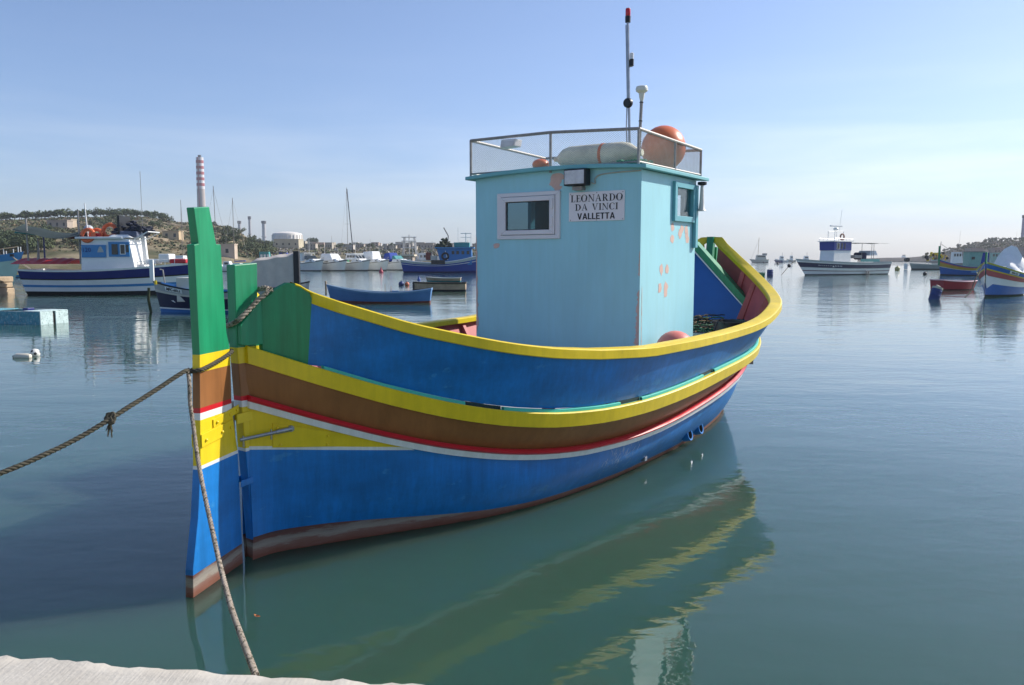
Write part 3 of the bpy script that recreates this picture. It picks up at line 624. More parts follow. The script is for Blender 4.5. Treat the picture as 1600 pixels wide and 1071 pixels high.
# name plate with its lettering
SIGN = paint('sign_white', (.78,.74,.75), .45, .03, 4); INK = paint('sign_ink', (.01,.01,.012), .5, .1, 5)
npl = MB().prism([(.235,2.857),(.988,2.857),(.988,3.205),(.235,3.205)], aft, -.012, -.002).build('name_plate', SIGN, BOAT, bevel=.002)
T, t = .17, .055
G = {   # serif capitals in a unit-high cell: (width, [polygons])
 'L': (.62, [[(.1,0),(.1+T,0),(.1+T,1),(.1,1)], [(0,.95),(.38,.95),(.38,1),(0,1)], [(0,0),(.6,0),(.6,.05),(0,.05)], [(.53,.05),(.6,.05),(.62,.3),(.58,.3)]]),
 'E': (.62, [[(.1,0),(.1+T,0),(.1+T,1),(.1,1)], [(0,.95),(.58,.95),(.58,1),(0,1)], [(0,0),(.6,0),(.6,.05),(0,.05)], [(.2,.49),(.45,.49),(.45,.54),(.2,.54)], [(.53,.05),(.6,.05),(.62,.27),(.58,.27)], [(.51,.95),(.55,.74),(.59,.74),(.58,.95)], [(.42,.38),(.46,.38),(.46,.65),(.42,.65)]]),
 'N': (.86, [[(.1,0),(.1+t,0),(.1+t,1),(.1,1)], [(.7,0),(.7+t,0),(.7+t,1),(.7,1)], [(.02,1),(.22,1),(.755,0),(.66,0)], [(0,0),(.26,0),(.26,.05),(0,.05)], [(.6,.95),(.86,.95),(.86,1),(.6,1)]]),
 'A': (.82, [[(.36,1),(.44,1),(.76,0),(.56,0)], [(.37,1),(.42,1),(.13,0),(.07,0)], [(.2,.33),(.6,.33),(.6,.38),(.2,.38)], [(0,0),(.24,0),(.24,.05),(0,.05)], [(.5,0),(.82,0),(.82,.05),(.5,.05)]]),
 'V': (.82, [[(.36,0),(.44,0),(.24,1),(.05,1)], [(.38,0),(.43,0),(.74,1),(.68,1)], [(0,.95),(.32,.95),(.32,1),(0,1)], [(.58,.95),(.82,.95),(.82,1),(.58,1)]]),
 'I': (.36, [[(.1,0),(.1+T,0),(.1+T,1),(.1,1)], [(0,.95),(.36,.95),(.36,1),(0,1)], [(0,0),(.36,0),(.36,.05),(0,.05)]]),
}
def arc(cx, cy, rx, ry, a0, a1, thick, thin, n=18):
    out = []
    for k in range(n):
        q = []
        for a, io in ((a0+(a1-a0)*k/n,0),(a0+(a1-a0)*(k+1)/n,0),(a0+(a1-a0)*(k+1)/n,1),(a0+(a1-a0)*k/n,1)):
            w_ = thin + (thick-thin)*abs(math.cos(a))**1.4
            q.append((cx+(rx-w_*io)*math.cos(a), cy+(ry-(thin if io else 0)*1.0)*math.sin(a)))
        out.append(q)
    return out
G['O'] = (.84, arc(.42,.5,.42,.52,0,2*math.pi,.19,.055,28))
G['C'] = (.72, arc(.42,.5,.42,.52,.75,2*math.pi-.75,.19,.055,22) + [[(.67,.68),(.71,.68),(.71,1),(.67,.9)]])
G['D'] = (.82, [[(.1,0),(.1+T,0),(.1+T,1),(.1,1)], [(0,.95),(.3,.95),(.3,1),(0,1)], [(0,0),(.3,0),(.3,.05),(0,.05)]] + arc(.28,.5,.52,.5,-math.pi/2,math.pi/2,.19,.05,16))
G['R'] = (.80, [[(.1,0),(.1+T,0),(.1+T,1),(.1,1)], [(0,.95),(.3,.95),(.3,1),(0,1)], [(0,0),(.36,0),(.36,.05),(0,.05)], [(.32,.48),(.48,.48),(.76,0),(.56,0)], [(.58,0),(.82,0),(.82,.05),(.58,.05)]] + arc(.28,.735,.37,.265,-math.pi/2,math.pi/2,.17,.05,14))
SANS = {'V': (.72, [[(0,1),(.21,1),(.44,0),(.27,0)], [(.51,1),(.72,1),(.45,0),(.28,0)]]), 'A': (.74, [[(0,0),(.2,0),(.45,1),(.28,1)], [(.54,0),(.74,0),(.46,1),(.29,1)], [(.18,.2),(.56,.2),(.52,.36),(.22,.36)]]),
 'L': (.54, [[(0,0),(.19,0),(.19,1),(0,1)], [(.1,0),(.54,0),(.54,.16),(.1,.16)]]), 'E': (.56, [[(0,0),(.19,0),(.19,1),(0,1)], [(.1,0),(.56,0),(.56,.16),(.1,.16)], [(.1,.84),(.55,.84),(.55,1),(.1,1)], [(.1,.43),(.5,.43),(.5,.59),(.1,.59)]]),
 'T': (.62, [[(.21,0),(.41,0),(.41,1),(.21,1)], [(0,.84),(.62,.84),(.62,1),(0,1)]])}
def write(text, glyphs, u0, u1, v, h, gap=.09):
    ws = [glyphs[c][0] if c != ' ' else .42 for c in text]; tot = sum(ws) + gap*(len(text)-1); k = (u1-u0)/tot; x = 0; mb = MB(); z = 0
    for c, w_ in zip(text, ws):
        if c != ' ':
            for i, pol in enumerate(glyphs[c][1]):
                mb.add([aft(u0+(x+p)*k, v+q*h, -.0135-.00035*i) for p, q in pol], [tuple(range(len(pol)))])
        x += w_ + gap
    return mb.build('lettering', INK, npl)
write('LEONARDO', G, .262, .965, 3.088, .083); write('DA', G, .325, .498, 2.985, .078); write('VINCI', G, .557, .905, 2.985, .078); write('VALLETTA', SANS, .355, .865, 2.878, .075, .07)
mb = MB()
for u, v in ((.26,3.185),(.62,3.19),(.965,3.185),(.26,2.872),(.62,2.868),(.965,2.872)): mb.add([aft(u+.007*math.cos(a), v+.007*math.sin(a), -.0136) for a in np.linspace(0,2*math.pi,9)[:-1]], [tuple(range(8))])
mb.build('screw_head', GALV, npl)
# floodlights
LENS = paint('lamp_lens', (.55,.55,.57), .12, .25, 9, .004, 30)
mb = MB(); mb.prism([(.245,3.275),(.545,3.275),(.545,3.47),(.245,3.47)], aft, -.16, -.03); fl = mb.build('floodlight', BLACK, BOAT, bevel=.012)
MB().prism([(.262,3.292),(.528,3.292),(.528,3.453),(.262,3.453)], aft, -.168, -.161).build('lens', LENS, fl, bevel=.004)
MB().prism([(.33,3.225),(.46,3.225),(.46,3.27),(.33,3.27)], aft, -.10, -.0).build('bracket', GALV, fl, bevel=.003)
mb = MB(); mb.tube(spline([P3(CA-.03,.55,3.31),P3(CA-.02,.60,3.30),P3(CA-.012,.60,3.36),P3(CA-.012,.72,3.405),P3(CA-.012,1.19,3.415)], 5), .007, 5); mb.build('cable', paint('cable_grey',(.45,.42,.36),.6,.1,8), BOAT, smooth=True)
mb = MB(); mb.prism([(-.72,3.80),(-.50,3.81),(-.48,3.90),(-.70,3.905)], lambda u,v,a: P3(CA-.02+a,u,v), -.10, .06); f2 = mb.build('floodlight', PVC, BOAT, bevel=.01)
MB().prism([(-.705,3.805),(-.515,3.813),(-.50,3.875),(-.692,3.88)], lambda u,v,a: P3(CA-.02+a,u,v), -.106, -.101).build('lens', LENS, f2)
# roof railing and its netting
zb = 3.495; RT = {'pa':(CA-.03,-1.25,3.945),'ma':(CA-.03,-.02,3.945),'sa':(CA-.03,1.165,3.885),'sf':(CF+.15,1.19,3.84),'pf':(CF+.15,-1.25,3.90)}
rail = MB(); path = [P3(*RT[k]) for k in ('pa','ma','sa','sf','pf','pa')]
for a, b in zip(path[:-1], path[1:]): rail.tube([a, b], .019, 8)
for a, b in zip(path[:-1], path[1:]): rail.tube([Vector((a.x,a.y,zb+.02)), Vector((b.x,b.y,zb+.02))], .012, 6)
rl = rail.build('roof_railing', GALV, BOAT, smooth=True)
for k in ('pa','ma','sa','sf','pf'): s, b, z = RT[k]; MB().tube([P3(s,b,ZR_+.03), P3(s,b,z)], .017, 8).build('rail_post', GALV, rl, smooth=True)
for f in (.55,):
    p = P3(*RT['sa']).lerp(P3(*RT['sf']), f); MB().tube([Vector((p.x,p.y,ZR_+.03)), p], .015, 8).build('rail_post', GALV, rl, smooth=True)
for b in (-.75, .55): MB().tube([P3(RT['pf'][0],b,ZR_+.03), P3(RT['pf'][0],b,3.87)], .015, 8).build('rail_post', GALV, rl, smooth=True)
net = MB(); pit = .036
def wire(a, b, r=.0016):
    d = (b-a).normalized(); u = d.cross(Vector((.31,.52,.8))).normalized()*r; v = d.cross(u)
    net.add([a+u, a-u*.5+v*.87, a-u*.5-v*.87, b+u, b-u*.5+v*.87, b-u*.5-v*.87], [(0,1,4,3),(1,2,5,4),(2,0,3,5)])
for a, b in zip(path[:-1], path[1:]):
    L = (Vector((b.x,b.y,0))-Vector((a.x,a.y,0))).length; n = int(L/pit)
    def pt_(x, h):
        f = x/L; p = a.lerp(b, f); return Vector((p.x, p.y, zb+.02+(p.z-zb-.02)*h))
    H_ = .42; k = H_*1.5
    for i in range(-int(k/pit)-1, n+int(k/pit)+1):
        for sg in (1,-1):
            x0 = i*pit; x1 = x0+sg*k; h0, h1 = 0., 1.
            if sg < 0: x0, x1 = i*pit, i*pit-k
            lo, hi = 0, 1
            dx = x1-x0
            ta, tb = sorted(((0-x0)/dx, (L-x0)/dx)); lo, hi = max(0,ta), min(1,tb)
            if hi-lo > .02: wire(pt_(x0+dx*lo, lo), pt_(x0+dx*hi, hi))
net.build('netting', paint('net_grey',(.42,.41,.39),.7,.2,20), rl)
# mast, lights, antenna, horn
mb = MB(); m0, m1 = P3(5.3,.725,3.5), P3(5.3,.668,5.30); mb.tube([m0,m1], .017, 8); mb.tube([m0+Vector((0,.03,0)), m0.lerp(m1,.3)+Vector((-.01,.035,0)), m0.lerp(m1,.5)+Vector((0,.022,0)), m0.lerp(m1,.98)+Vector((0,.026,0))], .009, 5)
ms_ = mb.build('light_mast', STEEL, BOAT, smooth=True)
T_ = Matrix.Translation(m1); MB().lathe([(1e-4,-.01),(.033,-.01),(.035,.06),(.03,.065)], 12, T_).build('lamp_base', BLACK, ms_, smooth=True)
MB().lathe([(.028,.064),(.031,.07),(.031,.145),(.027,.155),(1e-4,.157)], 12, T_).build('red_lamp', paint('lamp_red',(.60,.012,.02),.15,.1,5), ms_, smooth=True)
p = m0.lerp(m1,.73)+Vector((0,-.045,0)); T_ = Matrix.Translation(p); MB().lathe([(1e-4,-.05),(.026,-.05),(.026,.03),(1e-4,.03)], 10, T_).build('lamp_base', BLACK, ms_, smooth=True); MB().lathe([(.022,.03),(.024,.10),(1e-4,.115)], 10, T_).build('white_lamp', PVC, ms_, smooth=True)
MB().box(-.01,.01,-.05,.0,-.06,-.05,0,T_@Matrix.Translation((0,.04,0))).build('bracket', GALV, ms_)
T_ = Matrix.Translation(m0.lerp(m1,.455)+Vector((-.03,0,0))) @ Matrix.Rotation(math.pi/2,4,'Y'); MB().lathe([(1e-4,-.03),(.05,-.03),(.06,-.01),(.06,.02),(.04,.03),(1e-4,.03)], 16, T_).build('loudspeaker', BLACK, ms_, smooth=True)
g0, g1 = P3(4.75,1.105,3.48), P3(4.75,1.135,4.25); mb = MB(); mb.tube([g0,g1], .019, 8); gp = mb.build('antenna_pole', GALV, BOAT, smooth=True)
for f in (.28,.36,.52,.66,.93): MB().tube([g0.lerp(g1,f-.006), g0.lerp(g1,f+.006)], .024, 8).build('cable_tie', BLACK, gp)
MB().lathe([(.018,-.04),(.028,.0),(.035,.05),(.068,.075),(.072,.10),(.062,.125),(.03,.135),(1e-4,.137)], 18, Matrix.Translation(g1)).build('antenna_dome', paint('dome_white',(.74,.72,.62),.35,.05,5), gp, smooth=True)
T_ = Matrix.Translation(P3(6.28,1.285,3.40)) @ Matrix.Rotation(math.pi,4,'X'); mb = MB(); mb.lathe([(.055,-.005),(.06,.0),(.06,.03),(.03,.04)], 14, T_); hn = mb.build('horn', BLACK, BOAT, smooth=True)
MB().lathe([(.02,.04),(.024,.12),(.03,.25),(.038,.34),(.062,.37)], 14, T_).build('horn_bell', paint('horn_white',(.7,.68,.62),.4,.08,5), hn, smooth=True)

# ------------------------------------------------------------------ gear lying on the boat
YAW = frame_yaw(); BM = Matrix.Translation((X0, Y0, 0)) @ Matrix.Rotation(YAW, 4, 'Z')
def onboat(name, s, b, z, label, cat, group=None): return empty(name, BM @ P3(s, b, z), YAW, label, cat, group)
ORANGE = paint('fender_orange', (.72,.17,.055), .38, .1, 3, wear=.72, wear_c=(.75,.28,.15))
o = onboat('buoy', 5.9, .9, 3.50, 'large round orange buoy inside the roof railing beside the antenna pole', 'buoy')
MB().ball((0,0,.325), .285, 28).build('float', ORANGE, o, smooth=True)
MB().lathe([(.055,0),(.06,.03),(.04,.075)], 12, Matrix.Translation((0,0,.0))).build('eye', ORANGE, o, smooth=True)
CANV = paint('fender_cream', (.74,.70,.54), .6, .2, 5, .004, 14, wear=.64, wear_c=(.30,.28,.20))
o = onboat('fender', 5.1, .37, 3.525, 'long cream cylindrical fender with an orange band lying behind the roof netting', 'fender')
M_ = Matrix.Translation((0,0,.155)) @ Matrix.Rotation(math.pi/2,4,'X')
MB().lathe([(1e-4,-.62),(.03,-.62),(.035,-.57),(.06,-.55),(.12,-.47),(.148,-.38),(.15,0),(.148,.36),(.125,.46),(.07,.54),(.045,.57),(.04,.62),(1e-4,.62)], 24, M_).build('fender_body', CANV, o, smooth=True)
MB().lathe([(.150,.08),(.1535,.085),(.1535,.115),(.150,.12)], 24, M_).build('orange_band', ORANGE, o, smooth=True)
o = onboat('float', 5.0, -.40, 3.54, 'small round orange float at the left end of the cream fender', 'float')
MB().ball((0,0,.075), .09, 18, (1.25,1.25,.85)).build('float_body', ORANGE, o, smooth=True)
mb = MB()
for k in range(60):
    a = RS.rand()*6.28; r = .17*math.sqrt(RS.rand()); x, y = r*math.cos(a), r*math.sin(a); d = RS.uniform(-.07,.07,3)*(1,1,.3); z = .02+.05*RS.rand()
    mb.tube([(x,y,z),(x+d[0],y+d[1],z+abs(d[2])),(x+2*d[0],y+d[1]*.3,z)], .012, 4)
tag(mb.build('folded_net', paint('net_green',(.03,.28,.15),.8,.2,20)), 'bunched green net on the wheelhouse roof under the orange buoy', 'net'); bpy.data.objects['folded_net'].location = BM @ P3(5.0,.98,3.50)
o = onboat('deck_buoy', 5.1, 1.46, 1.07, 'dull red round buoy on the side deck at the foot of the wheelhouse', 'buoy')
MB().ball((0,0,.24), .24, 24).build('float', paint('buoy_salmon',(.66,.17,.14),.5,.1,4), o, smooth=True); MB().tube([(-.25,-.03,.1),(-.31,-.03,.1)], .04, 8).build('eye', BLACK, o, smooth=True)
# net heap on the foredeck and a black basket
NETM = paint('net_brown', (.20,.13,.07), .9, .5, 14); 
mb = MB()
for k in range(330):
    x, y = RS.uniform(-.6,.6), RS.uniform(-.42,.42); hgt = .22*math.exp(-(x*x/.3+y*y/.2)); pts = []
    a = RS.rand()*6.28; z = .02+hgt*RS.rand()
    for i in range(5):
        pts.append((x,y,z+.02*RS.rand())); a += RS.uniform(-1,1); x += .06*math.cos(a); y += .06*math.sin(a)
    mb.tube(pts, .009, 4, k % 3)
o = mb.build('fishing_net', [NETM, paint('net_dark_green',(.02,.11,.06),.9,.3,14), paint('net_black',(.03,.027,.025),.9,.3,14)]); o.location = BM @ P3(8.05,.72,1.30); o.rotation_euler = (0,0,YAW)
tag(o, 'tangled heap of brown and green fishing net on the foredeck', 'fishing net')
o = onboat('basket', 7.15, 1.42, 1.15, 'black basket with a wire handle behind the yellow rail', 'basket')
MB().lathe([(1e-4,.0),(.19,.0),(.25,.36),(.262,.36),(.262,.385),(.24,.385),(.18,.02),(1e-4,.02)], 20).build('bucket', BLACK, o, smooth=True)
MB().tube(spline([(-.26,0,.35),(-.30,.06,.42),(-.36,.1,.30),(-.42,.12,.10)],5), .009, 6).build('handle', BLACK, o, smooth=True)
# ropes
RB = lambda s, b, z: BM @ P3(s, b, z)
tag(rope('stern_rope', [RB(-.062,-.08,1.88),RB(-.075,.06,1.915),RB(-.05,.112,1.955),RB(.03,.118,2.02),RB(.10,.128,2.085),RB(.16,.150,2.135),RB(.19,.13,2.175),RB(.20,.0,2.16),RB(.19,-.1,2.1),RB(.1,-.13,2.02)], .021, ROPEW), 'thick pale rope wound round the green sternpost', 'rope')
mb = MB()
for k in range(26):
    a = Vector((.19+RS.uniform(-.02,.02), -.13+RS.uniform(-.03,.03), 2.17)); d = Vector(RS.uniform(-.035,.035,3)); d.z = abs(d.z)*.3+.005
    mb.tube([P3(a.x,-a.y,a.z), P3(a.x+d.x,-a.y+d.y,a.z+d.z), P3(a.x+d.x*1.3,-a.y+d.y*1.2,a.z-.02)], .004, 4)
fr = mb.build('frayed_end', ROPEW, bpy.data.objects['stern_rope']); fr.matrix_world = BM
RR = lambda s, b, z: BM @ (RM @ P3(s, b, z))
hitch = [RR(-.525,-.045,1.60),RR(-.525,.03,1.612),RR(-.47,.048,1.62),RR(-.25,.05,1.66),RR(-.09,.045,1.70),RR(-.075,-.02,1.70),RR(-.12,-.05,1.68),RR(-.3,-.05,1.63),RR(-.51,-.05,1.60)]
ml = [RR(-.53,-.05,1.60)] + [PX(x,y,d) for x,y,d in ((286,582,5.70),(240,612,5.52),(200,637,5.35),(172,655,5.25),(120,686,5.1),(60,715,4.93),(0,740,4.78),(-120,783,4.5),(-320,838,4.1),(-600,885,3.72))]
MR = rope('mooring_rope', ml, .0170, ROPE); tag(MR, 'dark twisted mooring rope running from the rudder off to the left, a knot midway', 'rope')
mb = MB(); kp = PX(172,655,5.25)
for k in range(4): mb.tube(spline([kp+Vector((math.cos(a)*.022+RS.uniform(-.02,.02), math.sin(a)*.018, math.sin(a)*.026+.004*k)) for a in np.linspace(0,6.28,7)],3), .010, 5)
for k in range(12): d = Vector((RS.uniform(-.02,.02),RS.uniform(-.02,.02),-RS.uniform(.04,.13))); mb.tube([kp+Vector((RS.uniform(-.02,.03),0,-.02)), kp+d*.5, kp+d+Vector((RS.uniform(-.01,.01),0,0))], [.007,.005,.002], 4)
mb.build('knot', ROPE, MR)
ql = [RR(-.525,-.05,1.62)] + [PX(x,y,d) for x,y,d in ((296,600,5.70),(297,630,5.67),(302,665,5.60),(308,710,5.48),(318,765,5.25),(331,825,4.95),(345,888,4.55),(360,945,4.15),(379,1000,3.7),(400,1056,3.2))]
QR = rope('quay_rope', ql, .0150, ROPEW); tag(QR, 'pale twisted rope hanging from the rudder down to the quay edge', 'rope')
rope('hitch', hitch, .0165, ROPE, MR)
mb = MB(); rp = PX(400,1056,3.2); mb.lathe([(.05+.012*math.cos(a), .012*math.sin(a)) for a in np.linspace(0,6.283,9)], 16, Matrix.Translation(rp+Vector((.0,-.03,-.05)))@Matrix.Rotation(math.pi/2,4,'Y')); tag(mb.build('mooring_ring', GALV, smooth=True), 'rusty iron ring on the quay face at the end of the pale rope', 'mooring ring')
mb = MB(); lp = WP(398,965); mb.add([(0,0,.006),(.02,.006,.016),(.04,.002,.008),(.035,-.012,.01),(.014,-.014,.012)],[(0,1,2),(0,2,3),(0,3,4)]); mb.add([(.0,.004,.006),(-.012,.02,.015),(.006,.024,.01)],[(0,1,2)]); o = mb.build('floating_leaf', paint('leaf_orange',(.42,.13,.03),.7,.2,30)); o.location = lp; tag(o, 'small orange brown leaf floating beside the boat shadow', 'leaf')
# ------------------------------------------------------------------ far land
def land_mat(name, c1, c2, c3, sc_):
    m, nt, b, l = node_mat(name); t = nt.nodes.new('ShaderNodeTexCoord')
    n = nt.nodes.new('ShaderNodeTexNoise'); n.inputs['Scale'].default_value = sc_; n.inputs['Detail'].default_value = 9; n.inputs['Roughness'].default_value = .68; l.new(t.outputs['Object'], n.inputs['Vector'])
    r = nt.nodes.new('ShaderNodeValToRGB'); e = r.color_ramp.elements; e[0].position = .36; e[0].color = (*c1, 1); e[1].position = .66; e[1].color = (*c3, 1); x = e.new(.50); x.color = (*c2, 1)
    l.new(n.outputs['Fac'], r.inputs[0]); l.new(r.outputs[0], b.inputs['Base Color']); b.inputs['Roughness'].default_value = 1; b.inputs['Specular IOR Level'].default_value = .1
    return m
def smooth_noise(x, y, s=0):
    return (math.sin(x*1.7+s)+math.sin(y*2.3+1.3*s)+math.sin((x+y)*1.1+2*s)+math.sin(x*4.1-y*3.3+s)*.5+math.sin(x*.6-y*5.2)*.5)/4
class Land:
    def __init__(s, pxs, r0, r1, ridge, back=120, z0=.5):    # tables against the photograph's bearing; ridge as photograph row
        s.pxs, s.r0, s.r1, s.ridge, s.back, s.z0 = pxs, r0, r1, ridge, back, z0
    def at(s, px, u):                                        # u 0 at the shore, 1 at the ridge
        r0, r1, yr = np.interp(px, s.pxs, s.r0), np.interp(px, s.pxs, s.r1), np.interp(px, s.pxs, s.ridge)
        zr = HCAM + (405.5 - yr) / F_PX * r1; d = r0 + (r1 - r0) * u
        if u <= 1:
            k = u**.85; ter = .5*math.sin(u*44 + px*.02)/44*zr
            z = s.z0 + (zr - s.z0)*k + ter + (smooth_noise(px*.05, u*9)*.035*zr*math.sin(math.pi*u) if u > .05 else 0)
            z = max(z, s.z0*.6 + smooth_noise(px*.2, u*60)*.15)
        else: z = zr - (u-1)*(r1-r0)*.12
        dirv = RAY(px, 405.5); dirv.z = 0; dirv *= d
        return Vector((dirv.x, dirv.y, z))
    def build(s, name, mat, p0, p1, n, m):
        rows = []
        for j in range(m+1):
            u = (j/m)**1.15*1.25; rows.append([s.at(p0+(p1-p0)*i/n, u) for i in range(n+1)])
        rows.insert(0, [Vector((p.x*.995, p.y*.995, -1.5)) for p in rows[0]])
        return tag(MB().grid(rows).build(name, mat, smooth=True, angle=60), kind='structure')
HL = Land((-420,-200,0,60,110,170,230,262,300,340,360,378,392,412,430,480,540,620,745,900,960,1040),
          (150,160,172,178,182,186,190,196,205,215,220,226,230,234,238,250,262,270,280,300,320,340),
          (400,400,400,405,410,415,420,425,430,440,445,452,470,520,600,700,720,720,720,700,690,680),
          (343,343,345,343,341,340,340,345,350,352,357,365,375,382,385,384,385,385,386,389,397,404))
HL.build('hillside', land_mat('hill_scrub', (.055,.065,.030), (.15,.13,.078), (.32,.26,.17), .05), -420, 1040, 300, 60)
HR = Land((1340,1385,1420,1460,1490,1520,1545,1600,1750,2100), (900,860,800,640,520,430,400,380,380,380), (960,930,900,840,800,780,760,760,760,760), (404.6,403,402.5,399,388,380,377.5,375,371,371))
HR.build('headland', land_mat('headland_scrub', (.03,.03,.026), (.065,.055,.048), (.11,.09,.078), .06), 1340, 2100, 160, 36)
# --- trees: a few leafy crowns shared by many trees
LEAF = [paint('leaf_dark', (.060,.085,.036), .9, .3, .8), paint('leaf_mid', (.085,.105,.042), .9, .3, .8), paint('leaf_grey', (.115,.118,.064), .9, .3, .8)]
BARK = paint('bark', (.10,.07,.05), .95, .2, 3)
def crown_mesh(seed, mat):
    r = np.random.RandomState(seed); mb = MB()
    lobes = [(r.uniform(-.55,.55), r.uniform(-.55,.55), r.uniform(.45,.95), r.uniform(.32,.55)) for _ in range(7)]
    for x, y, z, q in lobes:
        for k in range(46):
            d = r.normal(size=3); d /= np.linalg.norm(d); p = np.array((x,y,z)) + d*q*r.uniform(.6,1.0)*(1,1,.75)
            a = r.normal(size=3); a /= np.linalg.norm(a); b_ = np.cross(a, d); b_ /= np.linalg.norm(b_)+1e-6; s = r.uniform(.06,.13)
            mb.add([p+a*s, p+b_*s*.8, p-a*s, p-b_*s*.8], [(0,1,2,3)])
    me = mb.build('crown', mat); d = me.data; bpy.data.objects.remove(me); return d
CROWNS = [[crown_mesh(i*7+j, LEAF[j]) for i in range(3)] for j in range(3)]
tm = MB().tube([(0,0,-.5),(.03,.02,.3),(.0,.05,.8)], [.09,.06,.03], 6).build('trunk', BARK); TRUNK = tm.data; bpy.data.objects.remove(tm)
def tree(p, h, kind, label, group):
    o = empty('tree', p, random.uniform(0, 6.28), label, 'tree', group); o.scale = (h*.62*random.uniform(.85,1.25), h*.62*random.uniform(.85,1.25), h/1.35)
    c = bpy.data.objects.new('crown', random.choice(CROWNS[kind])); col.objects.link(c); c.parent = o
    t = bpy.data.objects.new('trunk', TRUNK); col.objects.link(t); t.parent = o
    return o
RT_ = random.Random(5)
for px in list(range(-40, 262, 6)):
    for u in (.99, .95):
        if RT_.random() < (.82 if u > .97 else .5) and not (140 < px < 150 and u > .97): tree(HL.at(px+RT_.uniform(-3,3), u), RT_.uniform(3.2,5.4), RT_.choice((0,0,1)), 'dark green tree in the belt along the hilltop', 'trees along the ridge of the hill')
for px in range(262, 420, 7):
    if RT_.random() < .35: tree(HL.at(px+RT_.uniform(-3,3), RT_.uniform(.9,1.0)), RT_.uniform(1.8,3.2), RT_.choice((0,1,2)), 'low bush-like tree on the falling shoulder of the hill', 'trees on the hill shoulder')
for k in range(46):
    px, u = RT_.uniform(-30,75), RT_.uniform(.10,.34); tree(HL.at(px, u), RT_.uniform(3.0,5.2), RT_.choice((0,0,1)), 'dark bushy tree in the thick clump low on the left slope', 'trees in the low clump on the left slope')
for k in range(54):
    px, u = RT_.uniform(75,262), RT_.uniform(.2,.9); tree(HL.at(px, u), RT_.uniform(1.6,3.6), RT_.choice((0,1,2)), 'scattered olive green tree on the terraced slope', 'trees scattered on the terraced slope')
for k in range(44):
    px, u = RT_.uniform(340,430), RT_.uniform(.15,.92); tree(HL.at(px, u), RT_.uniform(2.6,4.8), RT_.choice((0,1,1)), 'green tree in the wooded dip below the cliff', 'trees in the dip below the cliff')
for px in (486,489,492,495): tree(HL.at(px, .98), RT_.uniform(5.5,8), 0, 'tall dark tree in the clump on the far skyline', 'trees on the far skyline')
for k in range(40):
    px = RT_.uniform(440,900); tree(HL.at(px, RT_.uniform(.5,1.0)), RT_.uniform(2.5,5), RT_.choice((0,1,2)), 'grey green tree between the far waterfront buildings', 'trees between the far buildings')
for k in range(36):
    px = RT_.uniform(1465,1640); tree(HR.at(px, RT_.uniform(.88,1.0)), RT_.uniform(2.5,4.5), 2, 'dull green tree on the right headland ridge', 'trees on the right headland')
def scrub(name, land, n, p0, p1, u0, u1, s0, s1, mats, seed):
    r = np.random.RandomState(seed); mb = MB()
    for k in range(n):
        p = np.array(land.at(r.uniform(p0,p1), r.uniform(u0,u1)**.8)); s = r.uniform(s0,s1); mi = r.randint(len(mats))
        for j in range(9):
            d = r.normal(size=3); d /= np.linalg.norm(d); d[2] = abs(d[2])*.8; q = p + d*s*r.uniform(.5,1); a = r.normal(size=3); a /= np.linalg.norm(a); b_ = np.cross(a,d); t = s*r.uniform(.3,.55)
            mb.add([q+a*t, q+b_*t, q-a*t, q-b_*t], [(0,1,2,3)], mi)
    tag(mb.build(name, mats), kind='stuff')
DRY = paint('dry_brush', (.20,.15,.085), .95, .3, .6)
scrub('hill_scrub', HL, 3400, -60, 420, .06, .98, .35, 1.15, LEAF + [DRY, DRY], 3)
scrub('far_scrub', HL, 3000, 420, 1020, .12, 1.0, .5, 1.7, LEAF + [DRY, paint('rubble_grey', (.24,.22,.20), .95, .3, .6), paint('rubble_pale', (.38,.35,.31), .95, .3, .6)], 4)
scrub('headland_scrub', HR, 900, 1440, 1700, .3, 1.0, .8, 1.8, LEAF[1:] + [DRY], 5)
# terrace walls of dry stone
WALLM = paint('dry_stone', (.40,.32,.22), .95, .35, .5, .05, 2)
for i, (pa, pb, u) in enumerate(((60,262,.30),(150,262,.47),(90,262,.62),(180,300,.75),(300,380,.38))):
    pts = [HL.at(pa+(pb-pa)*k/40, u) for k in range(41)]; mb = MB()
    mb.grid([[p+Vector((0,0,-.5)) for p in pts], [p+Vector((0,0,.9+.25*smooth_noise(k*.9,i))) for k, p in enumerate(pts)], [p+Vector((.3,.6,.9+.25*smooth_noise(k*.9,i))) for k, p in enumerate(pts)], [p+Vector((.3,.6,-.5)) for p in pts]])
    tag(mb.build('terrace_wall', WALLM), ('low pale stone terrace wall lowest on the hillside', 'second stone terrace wall up the hillside', 'long stone terrace wall halfway up the hillside', 'topmost stone terrace wall under the hilltop trees', 'short stone terrace wall right of the tall green post')[i], 'wall')
